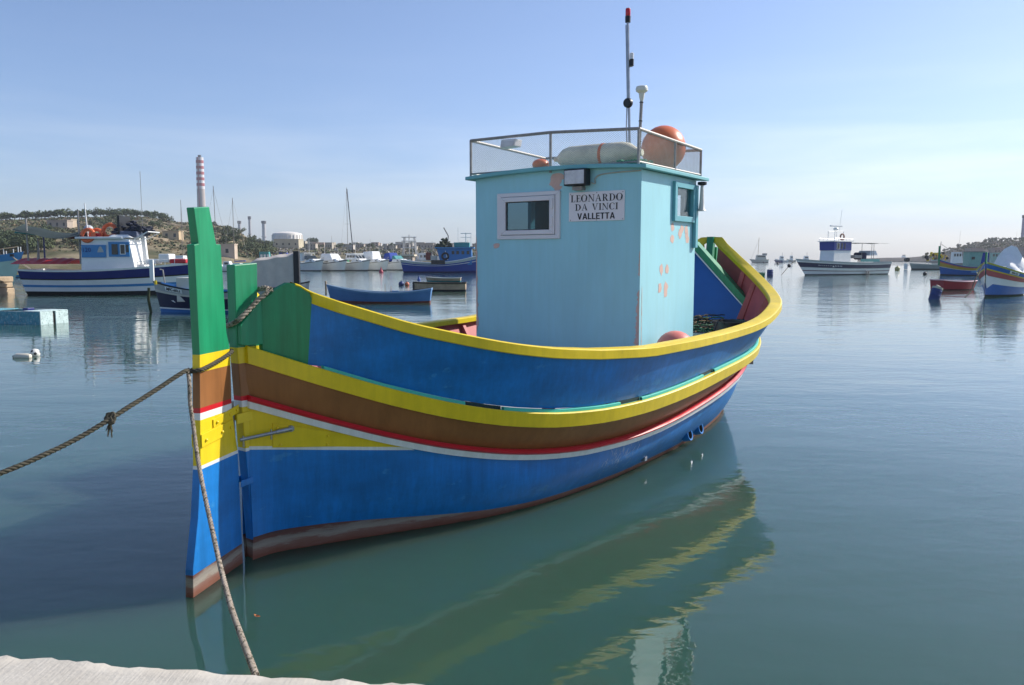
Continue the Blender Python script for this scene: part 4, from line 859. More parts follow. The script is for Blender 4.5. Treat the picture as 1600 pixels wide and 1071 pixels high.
# --- buildings
def building(p, wd, dp, h, c, label, group=None, nw=3, storeys=1, yaw=0, roof='flat', cat='building'):
    o = empty('building', p, yaw, label, cat, group); m = paint('stone_%.2f_%.2f_%.2f' % c, c, .9, .12, .3)
    MB().box(-wd/2,wd/2,-dp/2,dp/2,-3,h).build('wall', m, o)
    if roof == 'flat':
        mb = MB(); mb.box(-wd/2-.15,wd/2+.15,-dp/2-.15,dp/2+.15,h+.004,h+.3); mb.build('parapet', m, o)
    else:
        MB().hexa([(-wd/2-.3,-dp/2-.3,h),(wd/2+.3,-dp/2-.3,h),(wd/2+.3,dp/2+.3,h),(-wd/2-.3,dp/2+.3,h)], [(-wd/2,-.1,h+1.6),(wd/2,-.1,h+1.6),(wd/2,.1,h+1.6),(-wd/2,.1,h+1.6)]).build('roof', paint('tiles_red',(.38,.16,.09),.9,.2,1), o)
    wm = paint('window_dark', (.03,.035,.04), .3, .2, 1)
    for s in range(storeys):
        for i in range(nw):
            x = -wd/2 + wd*(i+.5)/nw; z = h*(s+.5)/storeys; ww = min(.9, wd/nw*.3); MB().box(x-ww/2,x+ww/2,-dp/2-.03,-dp/2+.05,z-.6,z+.6).build('window', wm, o)
    return o
def gz(land, px, u, dz=0): p = land.at(px, u); p.z += dz; return p
building(gz(HL,97,.55), 7.5, 4, 2.6, (.38,.31,.25), 'long low beige farmhouse among trees halfway up the left hill', nw=3)
building(gz(HL,113,.56), 2.8, 4, 2.9, (.48,.38,.28), 'small square sunlit annex at the right end of the farmhouse', nw=1)
building(gz(HL,272,.33), 5.5, 4, 2.6, (.50,.38,.24), 'low sandy building on the slope just left of the tall green post', nw=2)
building(gz(HL,358,.10), 4.2, 3, 3.6, (.52,.42,.33), 'square pale stone hut right of the tall green post', nw=1)
building(gz(HL,452,.62), 15, 12, 5.5, (.48,.42,.30), 'low sandy building in front of the white storage tank', nw=4)
RB_ = random.Random(9); cols = [(.42,.37,.30),(.48,.44,.39),(.36,.31,.26),(.56,.54,.50),(.34,.32,.30),(.44,.33,.27)]
for k in range(58):
    px = 475 + k*9.2 + RB_.uniform(-4,4); u = RB_.uniform(.45,.97)
    building(gz(HL,px,u), RB_.uniform(3,8.5), 6, RB_.uniform(2.0,4.2), RB_.choice(cols), 'small pale flat-roofed building in the far waterfront town', 'buildings of the far waterfront town', nw=RB_.randint(2,4), storeys=RB_.randint(1,2))
for k in range(12):
    px = 1474 + k*17 + RB_.uniform(-4,4); building(gz(HR,px,RB_.uniform(.04,.22)), RB_.uniform(4,11), 6, RB_.uniform(2.5,4.6), RB_.choice(cols[2:3]+cols[4:]), 'small pale building at the foot of the right headland', 'buildings under the right headland', nw=3)
# storage tank
tp = gz(HL,450,.80); 
o = empty('storage_tank', tp, 0, 'large white round storage tank with domed top on the far shore', 'storage tank'); TW = paint('tank_white', (.70,.66,.60), .6, .06, .3)
MB().lathe([(10.2,-4),(10.2,8.2),(9.6,9.2),(7,10.0),(3.5,10.5),(1e-3,10.6)], 40).build('shell', TW, o, smooth=True)
for k in range(26): a = k*6.283/26; MB().box(-.12,.12,-.15,.15,-3,8.2,0,Matrix.Rotation(a,4,'Z')@Matrix.Translation((0,-10.3,0))).build('rib', TW, o)
# chimneys
def chimney(px, ytop, d, r0, r1, label, bands=None, c=(.47,.42,.38), zb=0, cap=True):
    p = PX(px, 380, d); top = HCAM + (405.5-ytop)/F_PX*d*1.0; o = empty('chimney', (p.x,p.y,zb), 0, label, 'chimney'); H_ = top - zb
    m = paint('chimney_%.2f' % c[0], c, .9, .08, .1)
    if bands:
        z0 = H_*(1-bands[1]); MB().lathe([(r0,0),(r0+(r1-r0)*z0/H_,z0)], 24).build('shaft', m, o, smooth=True); n = bands[0]
        for i in range(n):
            a, b = z0+(H_-z0)*i/n, z0+(H_-z0)*(i+1)/n; MB().lathe([(r0+(r1-r0)*a/H_+.1*(i%2),a),(r0+(r1-r0)*b/H_+.1*(i%2),b)], 24).build('band', paint('band_white',(.66,.62,.62),.8,.05,.1) if i % 2 == 0 else paint('band_red',(.36,.10,.11),.8,.05,.1), o, smooth=True)
        MB().lathe([(r1*1.02,H_),(r1*.45,H_+.05),(r1*.45,H_+2.6),(1e-3,H_+2.7)], 16).build('flue', paint('flue_dark',(.10,.10,.11),.8,.1,.1), o)
        MB().box(-.45,.45,-.3,.3,H_*.5,H_,0,Matrix.Translation((-.5,-r1-.3,0))).build('ladder', paint('band_red',(.36,.10,.11)), o)
    else:
        MB().lathe([(r0,0),(r1,H_*.93)], 20).build('shaft', m, o, smooth=True); MB().lathe([(r1,H_*.93),(r1*1.35,H_*.945),(r1*1.35,H_),(1e-3,H_)], 20).build('rim', paint('flue_dark',(.10,.10,.11),.8,.1,.1), o)
        MB().lathe([(r1*1.25,H_*.6),(r1*1.5,H_*.605),(r1*1.5,H_*.62),(r1*1.25,H_*.625)], 20).build('gallery', m, o)
    return o
chimney(317, 249, 900, 5.0, 3.9, 'very tall chimney with red and white bands behind the green rudder post', (11,.30), (.46,.40,.37))
chimney(375, 346, 1100, 2.3, 1.9, 'leftmost small grey chimney on the skyline, close to the cliff', c=(.36,.35,.36))
chimney(391, 339, 1100, 2.0, 1.6, 'middle of three small grey chimneys, the tallest, with a gallery', c=(.34,.33,.34))
chimney(413, 346, 1050, 2.6, 2.3, 'rightmost small pale grey chimney, left of the storage tank', c=(.42,.41,.42))
o = chimney(1597, 337, 800, 1.9, 1.1, 'slim violet grey tower on the right headland at the edge of the picture', c=(.28,.27,.36))

# ------------------------------------------------------------------ other boats
GL = paint('boat_glass', (.02,.03,.035), .12, .2, 2); NAVY = paint('navy', (.010,.02,.16), .4, .1, 2); SKY_B = paint('sky_blue', (.05,.24,.50), .45, .1, 2)
GRPW = paint('boat_white', (.82,.82,.79), .35, .06, 1.2); CREAMW = paint('boat_cream', (.60,.57,.48), .5, .08, 2); TARP = paint('tarp_dark', (.02,.035,.035), .8, .2, 3); REDB = paint('boat_red', (.56,.025,.035), .45, .12, 3)
BOTT = paint('bottom_dark', (.02,.022,.025), .7, .2, 2); TEALB = paint('boat_teal', (.05,.27,.27), .6, .15, 2); LB = paint('life_orange', (.80,.16,.05), .5, .08, 3); WOODB = paint('boat_wood', (.46,.34,.22), .75, .25, 3, wear=.6, wear_c=(.52,.45,.36))
GREYC = paint('canvas_grey', (.60,.53,.46), .85, .1, 3, .004, 8); BLUEC = paint('canvas_blue', (.01,.05,.32), .8, .1, 3); WHITEC = paint('canvas_white', (.84,.83,.80), .8, .06, 3); SEAGR = paint('sea_green', (.22,.42,.36), .5, .1, 3)
class Bg:
    def __init__(s, name, px0, px1, py, label="", cat="", L=None, B=2.6, sh=(1,1,1.2), tr=.75, rake=.6, pointed=False, flare=.3, srake=0, yaw=None, group=None, flip=False, py1=None):
        a, b = WP(px0, py), WP(px1, py if py1 is None else py1); c = (a+b)/2; s.m = (c-Vector((0,0,HCAM))).length/F_PX*1.0; s.cx, s.wy = (px0+px1)/2, py
        y = math.atan2(b.y-a.y, b.x-a.x) if yaw is None else R(yaw); s.sg = -1 if flip else 1
        s.L = L or (b-a).length; s.B, s.sh, s.tr, s.rake, s.pointed, s.flare, s.srake = B, sh, tr, rake, pointed, flare, srake
        s.o = empty(name, (c.x,c.y,0), y + (math.pi if flip else 0), label, cat, group)
    def X(s, px): return (px - s.cx)*s.m*s.sg
    def Z(s, py): return (s.wy - py)*s.m
    def zs(s, t): a, m_, b = s.sh; return a*(1-t)*(1-2*t) + 4*m_*t*(1-t) + b*t*(2*t-1)
    def w(s, t):
        h = s.B/2
        if s.pointed: return max(.03, h*(1-abs(2*t-1)**2.3))
        return max(.03, h*(1-(1-s.tr)*(max(0,(.45-t))/.45)**2) if t < .45 else h*(1-((t-.45)/.55)**2.2))
    def P(s, t, f, g, off=0):
        ff = max(f, 0); wd = s.w(t)*((1-s.flare)+s.flare*ff)*(1-.3*(1-ff)*t**4)
        if f < 0: wd *= .8
        return Vector((-s.L/2 + s.L*t + s.rake*ff*t**4 - s.srake*ff*(1-t)**4, -g*(wd+off), f*s.zs(t) if f >= 0 else f*.4))
    def bands(s, bl, n=22, k=3):
        for name, f0, f1, mat, *off in bl:
            off = off[0] if off else 0; mb = MB(); ts = [.5-.5*math.cos(math.pi*i/n) for i in range(n+1)]
            for g in (1,-1): mb.grid([[s.P(t, f0+(f1-f0)*j/k, g, off) for j in range(k+1)] for t in ts])
            if not s.pointed: mb.grid([[s.P(0, f0+(f1-f0)*j/k, g, off)-Vector((off,0,0)) for g in (1,-1)] for j in range(k+1)])
            mb.build(name, mat, s.o, smooth=True, weld=True)
        return s
    def deck(s, f, mat, name='deck', t0=0, t1=1):
        ts = np.linspace(t0, t1, 15); MB().grid([[s.P(t,f,g*u)*1.0 if False else Vector((s.P(t,f,1).x, s.P(t,f,1).y*u*.985, s.P(t,f,1).z)) for u in (-1,-.5,0,.5,1) for g in (1,)] for t in ts]).build(name, mat, s.o); return s
    def rail(s, mat, r=.05, name='gunwale', dz=0):
        ts = [.5-.5*math.cos(math.pi*i/20) for i in range(21)]; mb = MB()
        for g in (1,-1): mb.tube([s.P(t,1,g)+Vector((0,0,dz)) for t in ts], r, 6)
        if not s.pointed: mb.tube([s.P(0,1,1)+Vector((0,0,dz)), s.P(0,1,-1)+Vector((0,0,dz))], r, 6)
        mb.build(name, mat, s.o, smooth=True); return s
    def inside(s, mat, fl=.2, thw=(.3,.6), tm=None):
        ts = np.linspace(.03,.97,15); mb = MB()
        for g in (1,-1): mb.grid([[Vector((s.P(t,f,g).x*.985, s.P(t,f,g).y*.93, s.P(t,f,g).z)) for f in (fl,.6,1)] for t in ts])
        mb.build('lining', mat, s.o); s.deck(fl, mat, 'floor', .03, .97)
        for t in thw: a, b = s.P(t,.72,1), s.P(t,.72,-1); MB().box(a.x-.12,a.x+.12,a.y*.95,b.y*.95,a.z,a.z+.04).build('thwart', tm or mat, s.o)
        return s
    def house(s, name, xb, xt, yb, yt, z0, z1, mat):
        return MB().hexa([(xb[0],-yb,z0),(xb[1],-yb,z0),(xb[1],yb,z0),(xb[0],yb,z0)], [(xt[0],-yt,z1),(xt[1],-yt,z1),(xt[1],yt,z1),(xt[0],yt,z1)]).build(name, mat, s.o, bevel=.03)
    def box(s, name, x0, x1, y0, y1, z0, z1, mat, bevel=0, parent=None): return MB().box(x0,x1,y0,y1,z0,z1).build(name, mat, parent or s.o, bevel=bevel)
    def pole(s, name, pts, r, mat): return MB().tube(pts, r, 6).build(name, mat, s.o, smooth=True)
def text(body, size, M, mat, parent, bold=.0):
    c = bpy.data.curves.new('lettering', 'FONT'); c.body = body; c.size = size; c.align_x = 'CENTER'; c.align_y = 'CENTER'; c.offset = bold; c.extrude = .004; c.resolution_u = 2
    c.materials.append(mat); t = bpy.data.objects.new('lettering', c); col.objects.link(t); bpy.context.view_layer.update()
    me = bpy.data.meshes.new_from_object(t.evaluated_get(bpy.context.evaluated_depsgraph_get())); bpy.data.objects.remove(t)
    o = bpy.data.objects.new('lettering', me); col.objects.link(o); o.parent = parent; o.matrix_local = M; return o
FACE = Matrix.Rotation(math.pi/2, 4, 'X')          # lettering that reads from the camera side (local -y)
FACE2 = Matrix.Rotation(math.pi, 4, 'Z') @ FACE    # the same on the +y side
def torus(c, R_, r, M=None, n=18): 
    return MB().lathe([(R_+r*math.cos(a), r*math.sin(a)) for a in np.linspace(0,2*math.pi,9)], n, Matrix.Translation(c) @ (M or Matrix.Identity(4)))
RX = Matrix.Rotation(math.pi/2, 4, 'X'); RY = Matrix.Rotation(math.pi/2, 4, 'Y')

# A: white fishing boat, navy bulwark
b = Bg('fishing_boat', 57, 292, 460, 'white fishing boat with navy bulwark, blue wheelhouse panels and dark awning, at left', 'fishing boat', B=3.6, sh=(1.75,1.72,2.25), tr=.9, rake=1.0, srake=.25)
b.bands([('bottom',-1,.14,BOTT),('hull',.14,.31,GRPW),('blue_stripe',.31,.40,SKY_B,.01),('topsides',.40,.60,GRPW),('black_line',.60,.645,BLACK,.02),('bulwark',.645,.93,NAVY,.01),('cap_rail',.93,1,GRPW,.03)]).deck(.8, DECKG)
X, Z = b.X, b.Z
b.house('wheelhouse', (X(147),X(222)), (X(148),X(213)), 1.25, 1.15, 1.35, Z(384), GRPW)
b.box('roof', X(142), X(206), -1.4, 1.4, Z(384)+.004, Z(381), GRPW, .03)
MB().hexa([(X(183),-1.2,Z(384)+.08),(X(218),-1.2,Z(384)+.08),(X(218),1.2,Z(384)+.08),(X(183),1.2,Z(384)+.08)],[(X(188),-1,Z(378)),(X(210),-1,Z(378)),(X(210),1,Z(378)),(X(188),1,Z(378))]).build('roof_dome', GRPW, b.o, bevel=.05)
y_ = -1.27
b.box('blue_panel', X(149), X(182), y_, y_+.06, Z(409), Z(392), SKY_B)
b.box('screen_panel', X(186), X(214), y_, y_+.1, Z(408), Z(388), SKY_B)
for (p0,p1,q0,q1) in ((190.5,198.5,405,391),(202.5,208,404,392),(210,213.5,402,392)): b.box('window', X(p0), X(p1), y_-.03, y_+.02, Z(q0), Z(q1), GL)
b.box('window_frame', X(201.5), X(209), y_-.02, y_+.02, Z(405), Z(391), GRPW)
text('120', .42, Matrix.Translation((X(156),y_-.012,Z(399)))@FACE, NAVY, b.o); 
mb = MB()
for k in range(9): mb.box(X(171)+k*.045, X(171)+k*.045+.03, y_-.012, y_-.004, Z(402), Z(402)+.12+.28*math.sin(k/8*math.pi))
mb.build('sailing_emblem', CREAMW, b.o)
MB().hexa([(X(222),-.12,Z(419)),(X(228),-.12,Z(419)),(X(228),.12,Z(419)),(X(222),.12,Z(419))],[(X(220),-.12,Z(380)),(X(225),-.12,Z(380)),(X(225),.12,Z(380)),(X(220),.12,Z(380))]).build('foremast_fin', GRPW, b.o, bevel=.02)
mb = MB(); mb.tube([(X(218),-.9,Z(384)),(X(237),-.9,Z(374)),(X(226),-.9,Z(382))],.04,6); mb.tube([(X(218),.9,Z(384)),(X(237),.9,Z(374))],.04,6); mb.tube([(X(237),-.9,Z(374)),(X(237),.9,Z(374))],.04,6); mb.build('bow_gantry', GRPW, b.o)
# red covered gear and awning aft
mb = MB(); rows = [[(X(56)+(X(133)-X(56))*i/20, y, Z(418)+(.36+.08*math.sin(i*1.9))*math.sin(math.pi*j/6)) for j, y in enumerate(np.linspace(-1.7,1.7,7))] for i in range(21)]; mb.grid(rows); mb.build('red_cover', REDB, b.o, smooth=True)
mb = MB(); aw = [(58,366.5),(66,370),(76,371),(88,373.5),(100,377),(112,378.5),(124,379),(136,377),(150,375)]
mb.grid([[(X(x), y, Z(q)-.30*(abs(y)-.6)) for x, q in aw] for y in (-1.4,-.7,0,.7,1.4)]); mb.build('awning', TARP, b.o, smooth=True)
for x, y, q0, q1, mt in ((73,-1.0,417,356,GALV),(77,.6,417,372,NAVY),(79.5,-.3,417,382,GALV),(141,-.7,418,345,GALV),(142,.8,418,368,BLACK)): b.pole('awning_post', [(X(x),y,Z(q0)),(X(x),y,Z(q1))], .055, mt)
b.pole('cross_bar', [(X(57),-1.0,Z(375)),(X(89),-1.0,Z(378))], .06, TEALB); b.pole('stay', [(X(79),-.3,Z(398)),(X(84),-.9,Z(417))], .04, GALV)
b.pole('whip_antenna', [(X(151),-.5,Z(381)),(X(148.5),-.5,Z(335))], .04, GRPW); b.pole('whip_antenna', [(X(222),0,Z(380)),(X(222),0,Z(291))], .016, GALV)
torus((X(157),-1.1,Z(379)), .40, .13, Matrix.Rotation(R(75),4,'X')).build('life_ring', LB, b.o, smooth=True); torus((X(163),-.6,Z(377)), .36, .12, Matrix.Rotation(R(60),4,'X')).build('life_ring', LB, b.o, smooth=True); torus((X(178),-.2,Z(372)), .42, .13, Matrix.Rotation(R(80),4,'X')).build('life_ring', LB, b.o, smooth=True)
MB().ball((X(149),-.2,Z(370)), .32, 12, (1,1,.9)).build('radar_dome', paint('dome_grey',(.40,.43,.46),.5,.1,3), b.o, smooth=True)
b.box('red_locker', X(162), X(171), -.9, -.2, Z(384)+.02, Z(380)+.2, REDB, .02); b.box('black_panel', X(195), X(198), -.8, .8, Z(377), Z(352), BLACK)
rr = np.random.RandomState(2); mb = MB()
for k in range(70):
    x = rr.uniform(186,232); zt = Z(378) + (np.interp(x,(186,198,215,232),(.35,.95,.7,.45)))*rr.rand(); mb.ball((X(x), rr.uniform(-.9,.9), zt), rr.uniform(.09,.2), 6, (1.5,1,.8))
mb.build('nets_on_roof', [paint('net_navy',(.025,.03,.05),.9,.4,4)], b.o)
b.box('net_tarp', X(198), X(222), -.9, .9, Z(381), Z(373), paint('tarp_slate',(.10,.12,.18),.8,.2,3), .1)
for i, (x0,x1,y0,y1,mt) in enumerate(((172,186,410,404,DECKG),(228,243,416,411,GRPW),(247,262,414,404,GRPW),(262,285,415,411,REDB))): b.box('deck_gear', X(x0), X(x1), -.6, .5, Z(y0)-.1, Z(y1), mt, .08)
mb = MB()
for q in (417.5,): 
    for t in np.linspace(.72,.98,7): p = b.P(t,1,1); mb.tube([p, p+Vector((0,0,.35))], .02, 5)
mb.tube([b.P(t,1,1)+Vector((0,0,.35)) for t in np.linspace(.72,.98,9)], .02, 5); mb.build('bow_rail', GRPW, b.o)
b.box('name_script', X(216), X(240), b.P(.78,.5,1).y-.03, b.P(.78,.5,1).y+.1, Z(437.5), Z(436.8), GALV)
# B: aqua bow at the left edge
D_ = 62; p = PX(-76, 455, D_); b = Bg('fishing_boat', -190, 18, 454, 'pale aqua boat bow with blue rail reaching in from the left edge', 'fishing boat', B=4.2, sh=(1.9,2.0,3.0), tr=.85, rake=1.1, flare=.5)
b.bands([('bottom',-1,.1,BOTT),('hull',.1,.80,paint('boat_aqua',(.38,.58,.55),.45,.1,1)),('blue_rail',.80,1,SKY_B,.03)]).deck(.85, DECKG)
for t in (.80,.86,.92,.98):
    for g in (1,-1): p = b.P(t,1,g); b.pole('stanchion', [p, p+Vector((0,0,.42))], .03, GRPW)
b.pole('hand_rail', [b.P(t,1,1)+Vector((0,0,.42)) for t in np.linspace(.6,.98,9)], .03, WOODB); b.box('hawse_plate', b.X(4), b.X(9), b.P(.93,.6,1).y-.05, b.P(.93,.6,1).y, b.Z(411), b.Z(408), BLACK)
bow = b.o
tip = WP(50, 454) ; 
for k, (x0,y0,x1,y1) in enumerate(((20,402,62,428),(22,404,52,424))): tag(MB().tube(spline([PX(x0,y0,60), PX((x0+x1)/2,(y0+y1)/2+1,66), PX(x1,y1,74)],6), .035, 5).build('mooring_line', ROPEW), ('upper pale mooring line from the aqua bow', 'lower pale mooring line from the aqua bow')[k], 'rope')
# C: pale stones at the left edge
STN = paint('pier_stone', (.40,.30,.20), .9, .2, 1.5, .03, 6); p = WP(2, 460); o = empty('stone_pier', (p.x,p.y,0), 0, 'pale stone pier end of stacked blocks at the left edge', 'pier')
rr = np.random.RandomState(3)
for row, (n, z0, z1, xe) in enumerate(((5,-.5,.42,.05),(4,.42,.80,-.06),(4,.80,1.18,.0))):
    x = xe
    for k in range(n):
        w_ = rr.uniform(.7,1.1); MB().box(x-w_+.02, x, -.5+rr.uniform(-.06,.06), 1.5, z0+.01, z1+rr.uniform(-.05,.03)).build('stone', STN, o, bevel=.07); x -= w_
# D: weathered turquoise punt
c0, c1, c2 = WP(62,508), WP(95,504.5), WP(-12,506.5)
u_ = (c0-c1).normalized(); L_, W_ = 3.4, 1.25; vdir = Vector((-.955,.30,0)).normalized(); wd = Vector((.30*1,.955,0))
yawD = math.atan2(-vdir.y, -vdir.x); o = empty('punt', (c0.x,c0.y,0), yawD, 'weathered turquoise flat-ended wooden punt at the left edge', 'punt')
PT = paint('punt_turquoise', (.10,.30,.36), .8, .3, 5, .006, 20, wear=.55, wear_c=(.45,.55,.52)); PTW = paint('punt_pale', (.52,.64,.62), .8, .2, 6, .006, 20, wear=.56, wear_c=(.12,.20,.20)); PTI = paint('punt_inside', (.06,.05,.045), .9, .3, 4)
def pb(x0,x1,y0,y1,z0,z1,n,m,bev=.012): MB().box(x0,x1,y0,y1,z0,z1).build(n, m, o, bevel=bev)
pb(-L_,-.005,-.0,.05,-.2,.46,'side',PT); pb(-L_,-.005,W_-.05,W_,-.2,.46,'side',PT); pb(0,.05,-.0,.56,-.2,.47,'end_board',PTW); pb(0,.05,.68,W_,-.2,.47,'end_board',PTW); pb(-.06,-.006,.052,W_-.052,-.2,.40,'end_frame',PTI); pb(-L_,-L_+.05,.052,W_-.052,-.2,.46,'end_board',PTW)
pb(-L_+.06,-.07,.052,W_-.052,.0,.06,'floor',PTI); pb(-.80,.04,.0,W_,.474,.50,'foredeck',PTW); pb(-2.0,-1.65,.052,W_-.052,.32,.40,'thwart',PT); pb(-L_,-2.35,.0,W_,.463,.50,'aft_deck',PT); pb(-1.45,-1.2,.6,.9,.4,.56,'motor_block',NAVY)
for y in (.0, W_-.05): pb(-2.35,-.8,y,y+.05,.463,.49,'gunwale',PTW)
# E: football and a cream float
p = WP(55,556.5); o = empty('football', (p.x,p.y,0), .4, 'white football with dark patches floating at left', 'ball'); MB().ball((0,0,.065), .118, 20).build('leather', paint('ball_white',(.72,.70,.64),.5,.05,6), o, smooth=True)
for d in ((-.5,-.62,.6),(.16,-.97,.02),(.95,-.1,.3),(.2,.2,.95),(-.9,.3,.1),(.3,-.5,-.8),(.6,.7,.2)):
    d = Vector(d).normalized(); a = d.orthogonal().normalized(); c = d.cross(a); mb = MB(); q = [((a*math.cos(k*1.2566)+c*math.sin(k*1.2566))*.040+d*.113) for k in range(5)]; q = [v.normalized()*.1195 + Vector((0,0,.065)) for v in q]; mb.add(q+[d*.1205+Vector((0,0,.065))], [(k,(k+1)%5,5) for k in range(5)]); mb.build('patch', BLACK, o)
p = WP(36,559.5); o = empty('float', (p.x,p.y,0), -.05, 'flat cream plastic float lying beside the floating football', 'float'); MB().lathe([(1e-3,-.22),(.05,-.215),(.078,-.16),(.08,.12),(.06,.19),(.03,.21),(1e-3,.215)], 16, Matrix.Translation((0,0,.03))@RY).build('float_body', paint('float_cream',(.66,.60,.48),.5,.08,6), o, smooth=True); MB().lathe([(.03,-.25),(.035,-.215)],10,Matrix.Translation((0,0,.03))@RY).build('cap', BLACK, o)
# F: navy luzzu with grey tent
b = Bg('fishing_boat', 252, 478, 488, 'small navy double-ended fishing boat with white number board and grey canvas tent', 'fishing boat', B=2.2, sh=(1.42,.98,1.42), rake=.30, srake=.2, pointed=True, flare=.35, flip=True)
X, Z = b.X, b.Z; NV2 = paint('luzzu_navy',(.008,.012,.05),.4,.1,2); LBL = paint('luzzu_blue',(.03,.16,.42),.5,.1,2)
b.bands([('bottom',-1,.12,LBL),('waterline_stripe',.12,.17,GRPW,.008),('hull',.17,.66,NV2),('cream_strake',.66,.74,CREAMW,.03),('number_strake',.74,.95,paint('luzzu_grey',(.40,.42,.42),.5,.08,2)),('gunwale',.95,1.0,BLACK,.03)]).inside(LBL,.3,(.25,.45,.8),GREYC)
b.box('prow_post', X(247)-.09, X(247)+.09, -.05, .05, Z(436)-.2, Z(411), GRPW, .01); b.pole('prow_pad', [(X(257),.35,Z(447)),(X(257),.35,Z(441))], .06, YELLOW)
def on_side(t, f): return b.P(t, f, -1)       # the side the camera sees (boat faces left)
q0, q1 = .965, .80
pl = [b.P(.915,.77,-1,.012), b.P(.79,.77,-1,.012), b.P(.79,.93,-1,.012), b.P(.915,.93,-1,.012)]; plm = MB().hexa(pl, [q+Vector((0,.012,0)) for q in pl]).build('number_board', GRPW, b.o)
cpt = sum(pl, Vector())/4; xd = (pl[1]-pl[0]).normalized(); zd = Vector((0,0,1)); zd = (zd - xd*zd.dot(xd)).normalized(); nd = xd.cross(zd); MM = Matrix((( xd.x, zd.x, nd.x, 0),(xd.y,zd.y,nd.y,0),(xd.z,zd.z,nd.z,0),(0,0,0,1))); text('MFC-6013', .19, Matrix.Translation(cpt+nd*.03)@MM, INK, b.o, .004)
fc = b.P(.88,.42,-1,.02); fish = [(-.20,.06),(-.10,.03),(.0,.05),(.03,.10),(.06,.03),(.17,-.03),(.24,-.02),(.19,-.06),(.20,-.12),(.14,-.07),(.02,-.03),(-.10,-.0)]
xd2 = (b.P(.84,.42,-1)-b.P(.92,.42,-1)).normalized(); MB().add([fc+xd2*u-Vector((0,0,-v)) for u, v in [(x_*.62, y_*.62) for x_, y_ in fish]], [tuple(range(len(fish)))]).build('fish_emblem', GRPW, b.o)
# tent
mb = MB(); rows = []
for i in range(17):
    t = i/16; x = X(382)+(X(462)-X(382))*t; zt = Z(np.interp(t,(0,.3,.75,1),(420,408,402,399))) - .10*math.sin(math.pi*((t*3)%1))*.5
    yc = lambda q: .62*q if q > 0 else (.62 - .5*t)*q*(1-t) - .0
    rows.append([(x, yc(s_)*(1+.05*math.sin(i*1.7)+.05*h*math.sin(i*3.1)), .62 + (zt-.62)*h) if abs(s_) == 1 else (x, yc(s_), zt-.02*abs(s_)) for s_, h in ((-1,0),(-1,.35),(-1,.7),(-1,.93),(-.6,1),(0,1),(.6,1),(1,.93),(1,.7),(1,.35),(1,0))])
mb.grid(rows); mb.add([rows[-1][k] for k in range(11)], [tuple(range(11))]); mb.build('canvas_tent', GREYC, b.o, smooth=True)
b.box('tent_post', X(462)-.22, X(462)+.03, .45, .70, .5, Z(398.5), BLACK, .02); b.pole('fender_rope', [(X(243),.1,Z(452)),(X(242),.12,Z(470)),(X(246),.1,Z(497))], .06, paint('weed_rope',(.05,.06,.025),.95,.3,6))
b.pole('anchor_stock', [(X(268),.2,Z(445)),(X(266),.2,Z(426)),(X(263),.3,Z(425))], .03, GALV); b.box('locker', X(290), X(310), -.6, .6, .5, Z(437), CREAMW, .02)
# G: blue rowing boat
b = Bg('rowing_boat', 518, 672, 473.5, 'plain steel blue open wooden rowing boat with rust red bottom, behind the yellow rail', 'rowing boat', B=1.6, sh=(.80,.58,1.0), rake=.25, pointed=False, tr=.5, srake=.1, flip=True)
b.bands([('bottom',-1,.16,paint('bottom_red',(.20,.06,.04),.8,.25,3)),('hull',.16,.86,paint('row_blue',(.07,.19,.40),.5,.12,2)),('rubbing_strake',.86,1,paint('row_blue2',(.10,.24,.46),.5,.1,2),.02)]).inside(paint('row_inside',(.28,.36,.42),.7,.15,2),.25,(.2,.45,.72)).rail(paint('row_rail',(.20,.33,.48),.5,.1,2),.03)
b.box('stem_post', b.X(511)-.04, b.X(511)+.05, -.04, .04, .4, b.Z(440), WOODB, .01)
for px, y0, y1 in ((605,455,444),(614,455,447)): b.pole('thole_pin', [(b.X(px),.7,b.Z(456)),(b.X(px),.7,b.Z(y1))], .018, WOODB)
b.box('oarlock_pad', b.X(606), b.X(620), -.78, -.70, b.Z(457), b.Z(455.5), paint('row_blue2',(.10,.24,.46)), 0)
# H: wooden skiffs
b = Bg('skiff', 648, 728, 455, 'weathered tan flat-bottomed skiff with dark coiled rope along its rim', 'skiff', B=1.5, sh=(.62,.6,.66), tr=.9, rake=.1, flare=.2, flip=True)
b.bands([('bottom',-1,.2,BOTT),('hull',.2,1,WOODB)]).inside(WOODB,.3,(.3,.6)).rail(paint('rim_dark',(.06,.055,.04),.9,.4,3),.06)
b.box('stem_post', b.X(645), b.X(648), -.05, .05, .0, b.Z(441), BLACK, .01)
b = Bg('skiff', 668, 720, 440.5, 'slim pale skiff with turquoise interior moored beyond the tan skiff', 'skiff', B=1.6, sh=(.42,.40,.5), tr=.8, rake=.2, flip=True)
b.bands([('bottom',-1,.3,TEALB),('hull',.3,1,WOODB)]).inside(SKY_B,.5,(.4,)).rail(CREAMW,.05); b.box('stem_post', b.X(668), b.X(670), -.06,.06,.1,b.Z(433), BLACK)
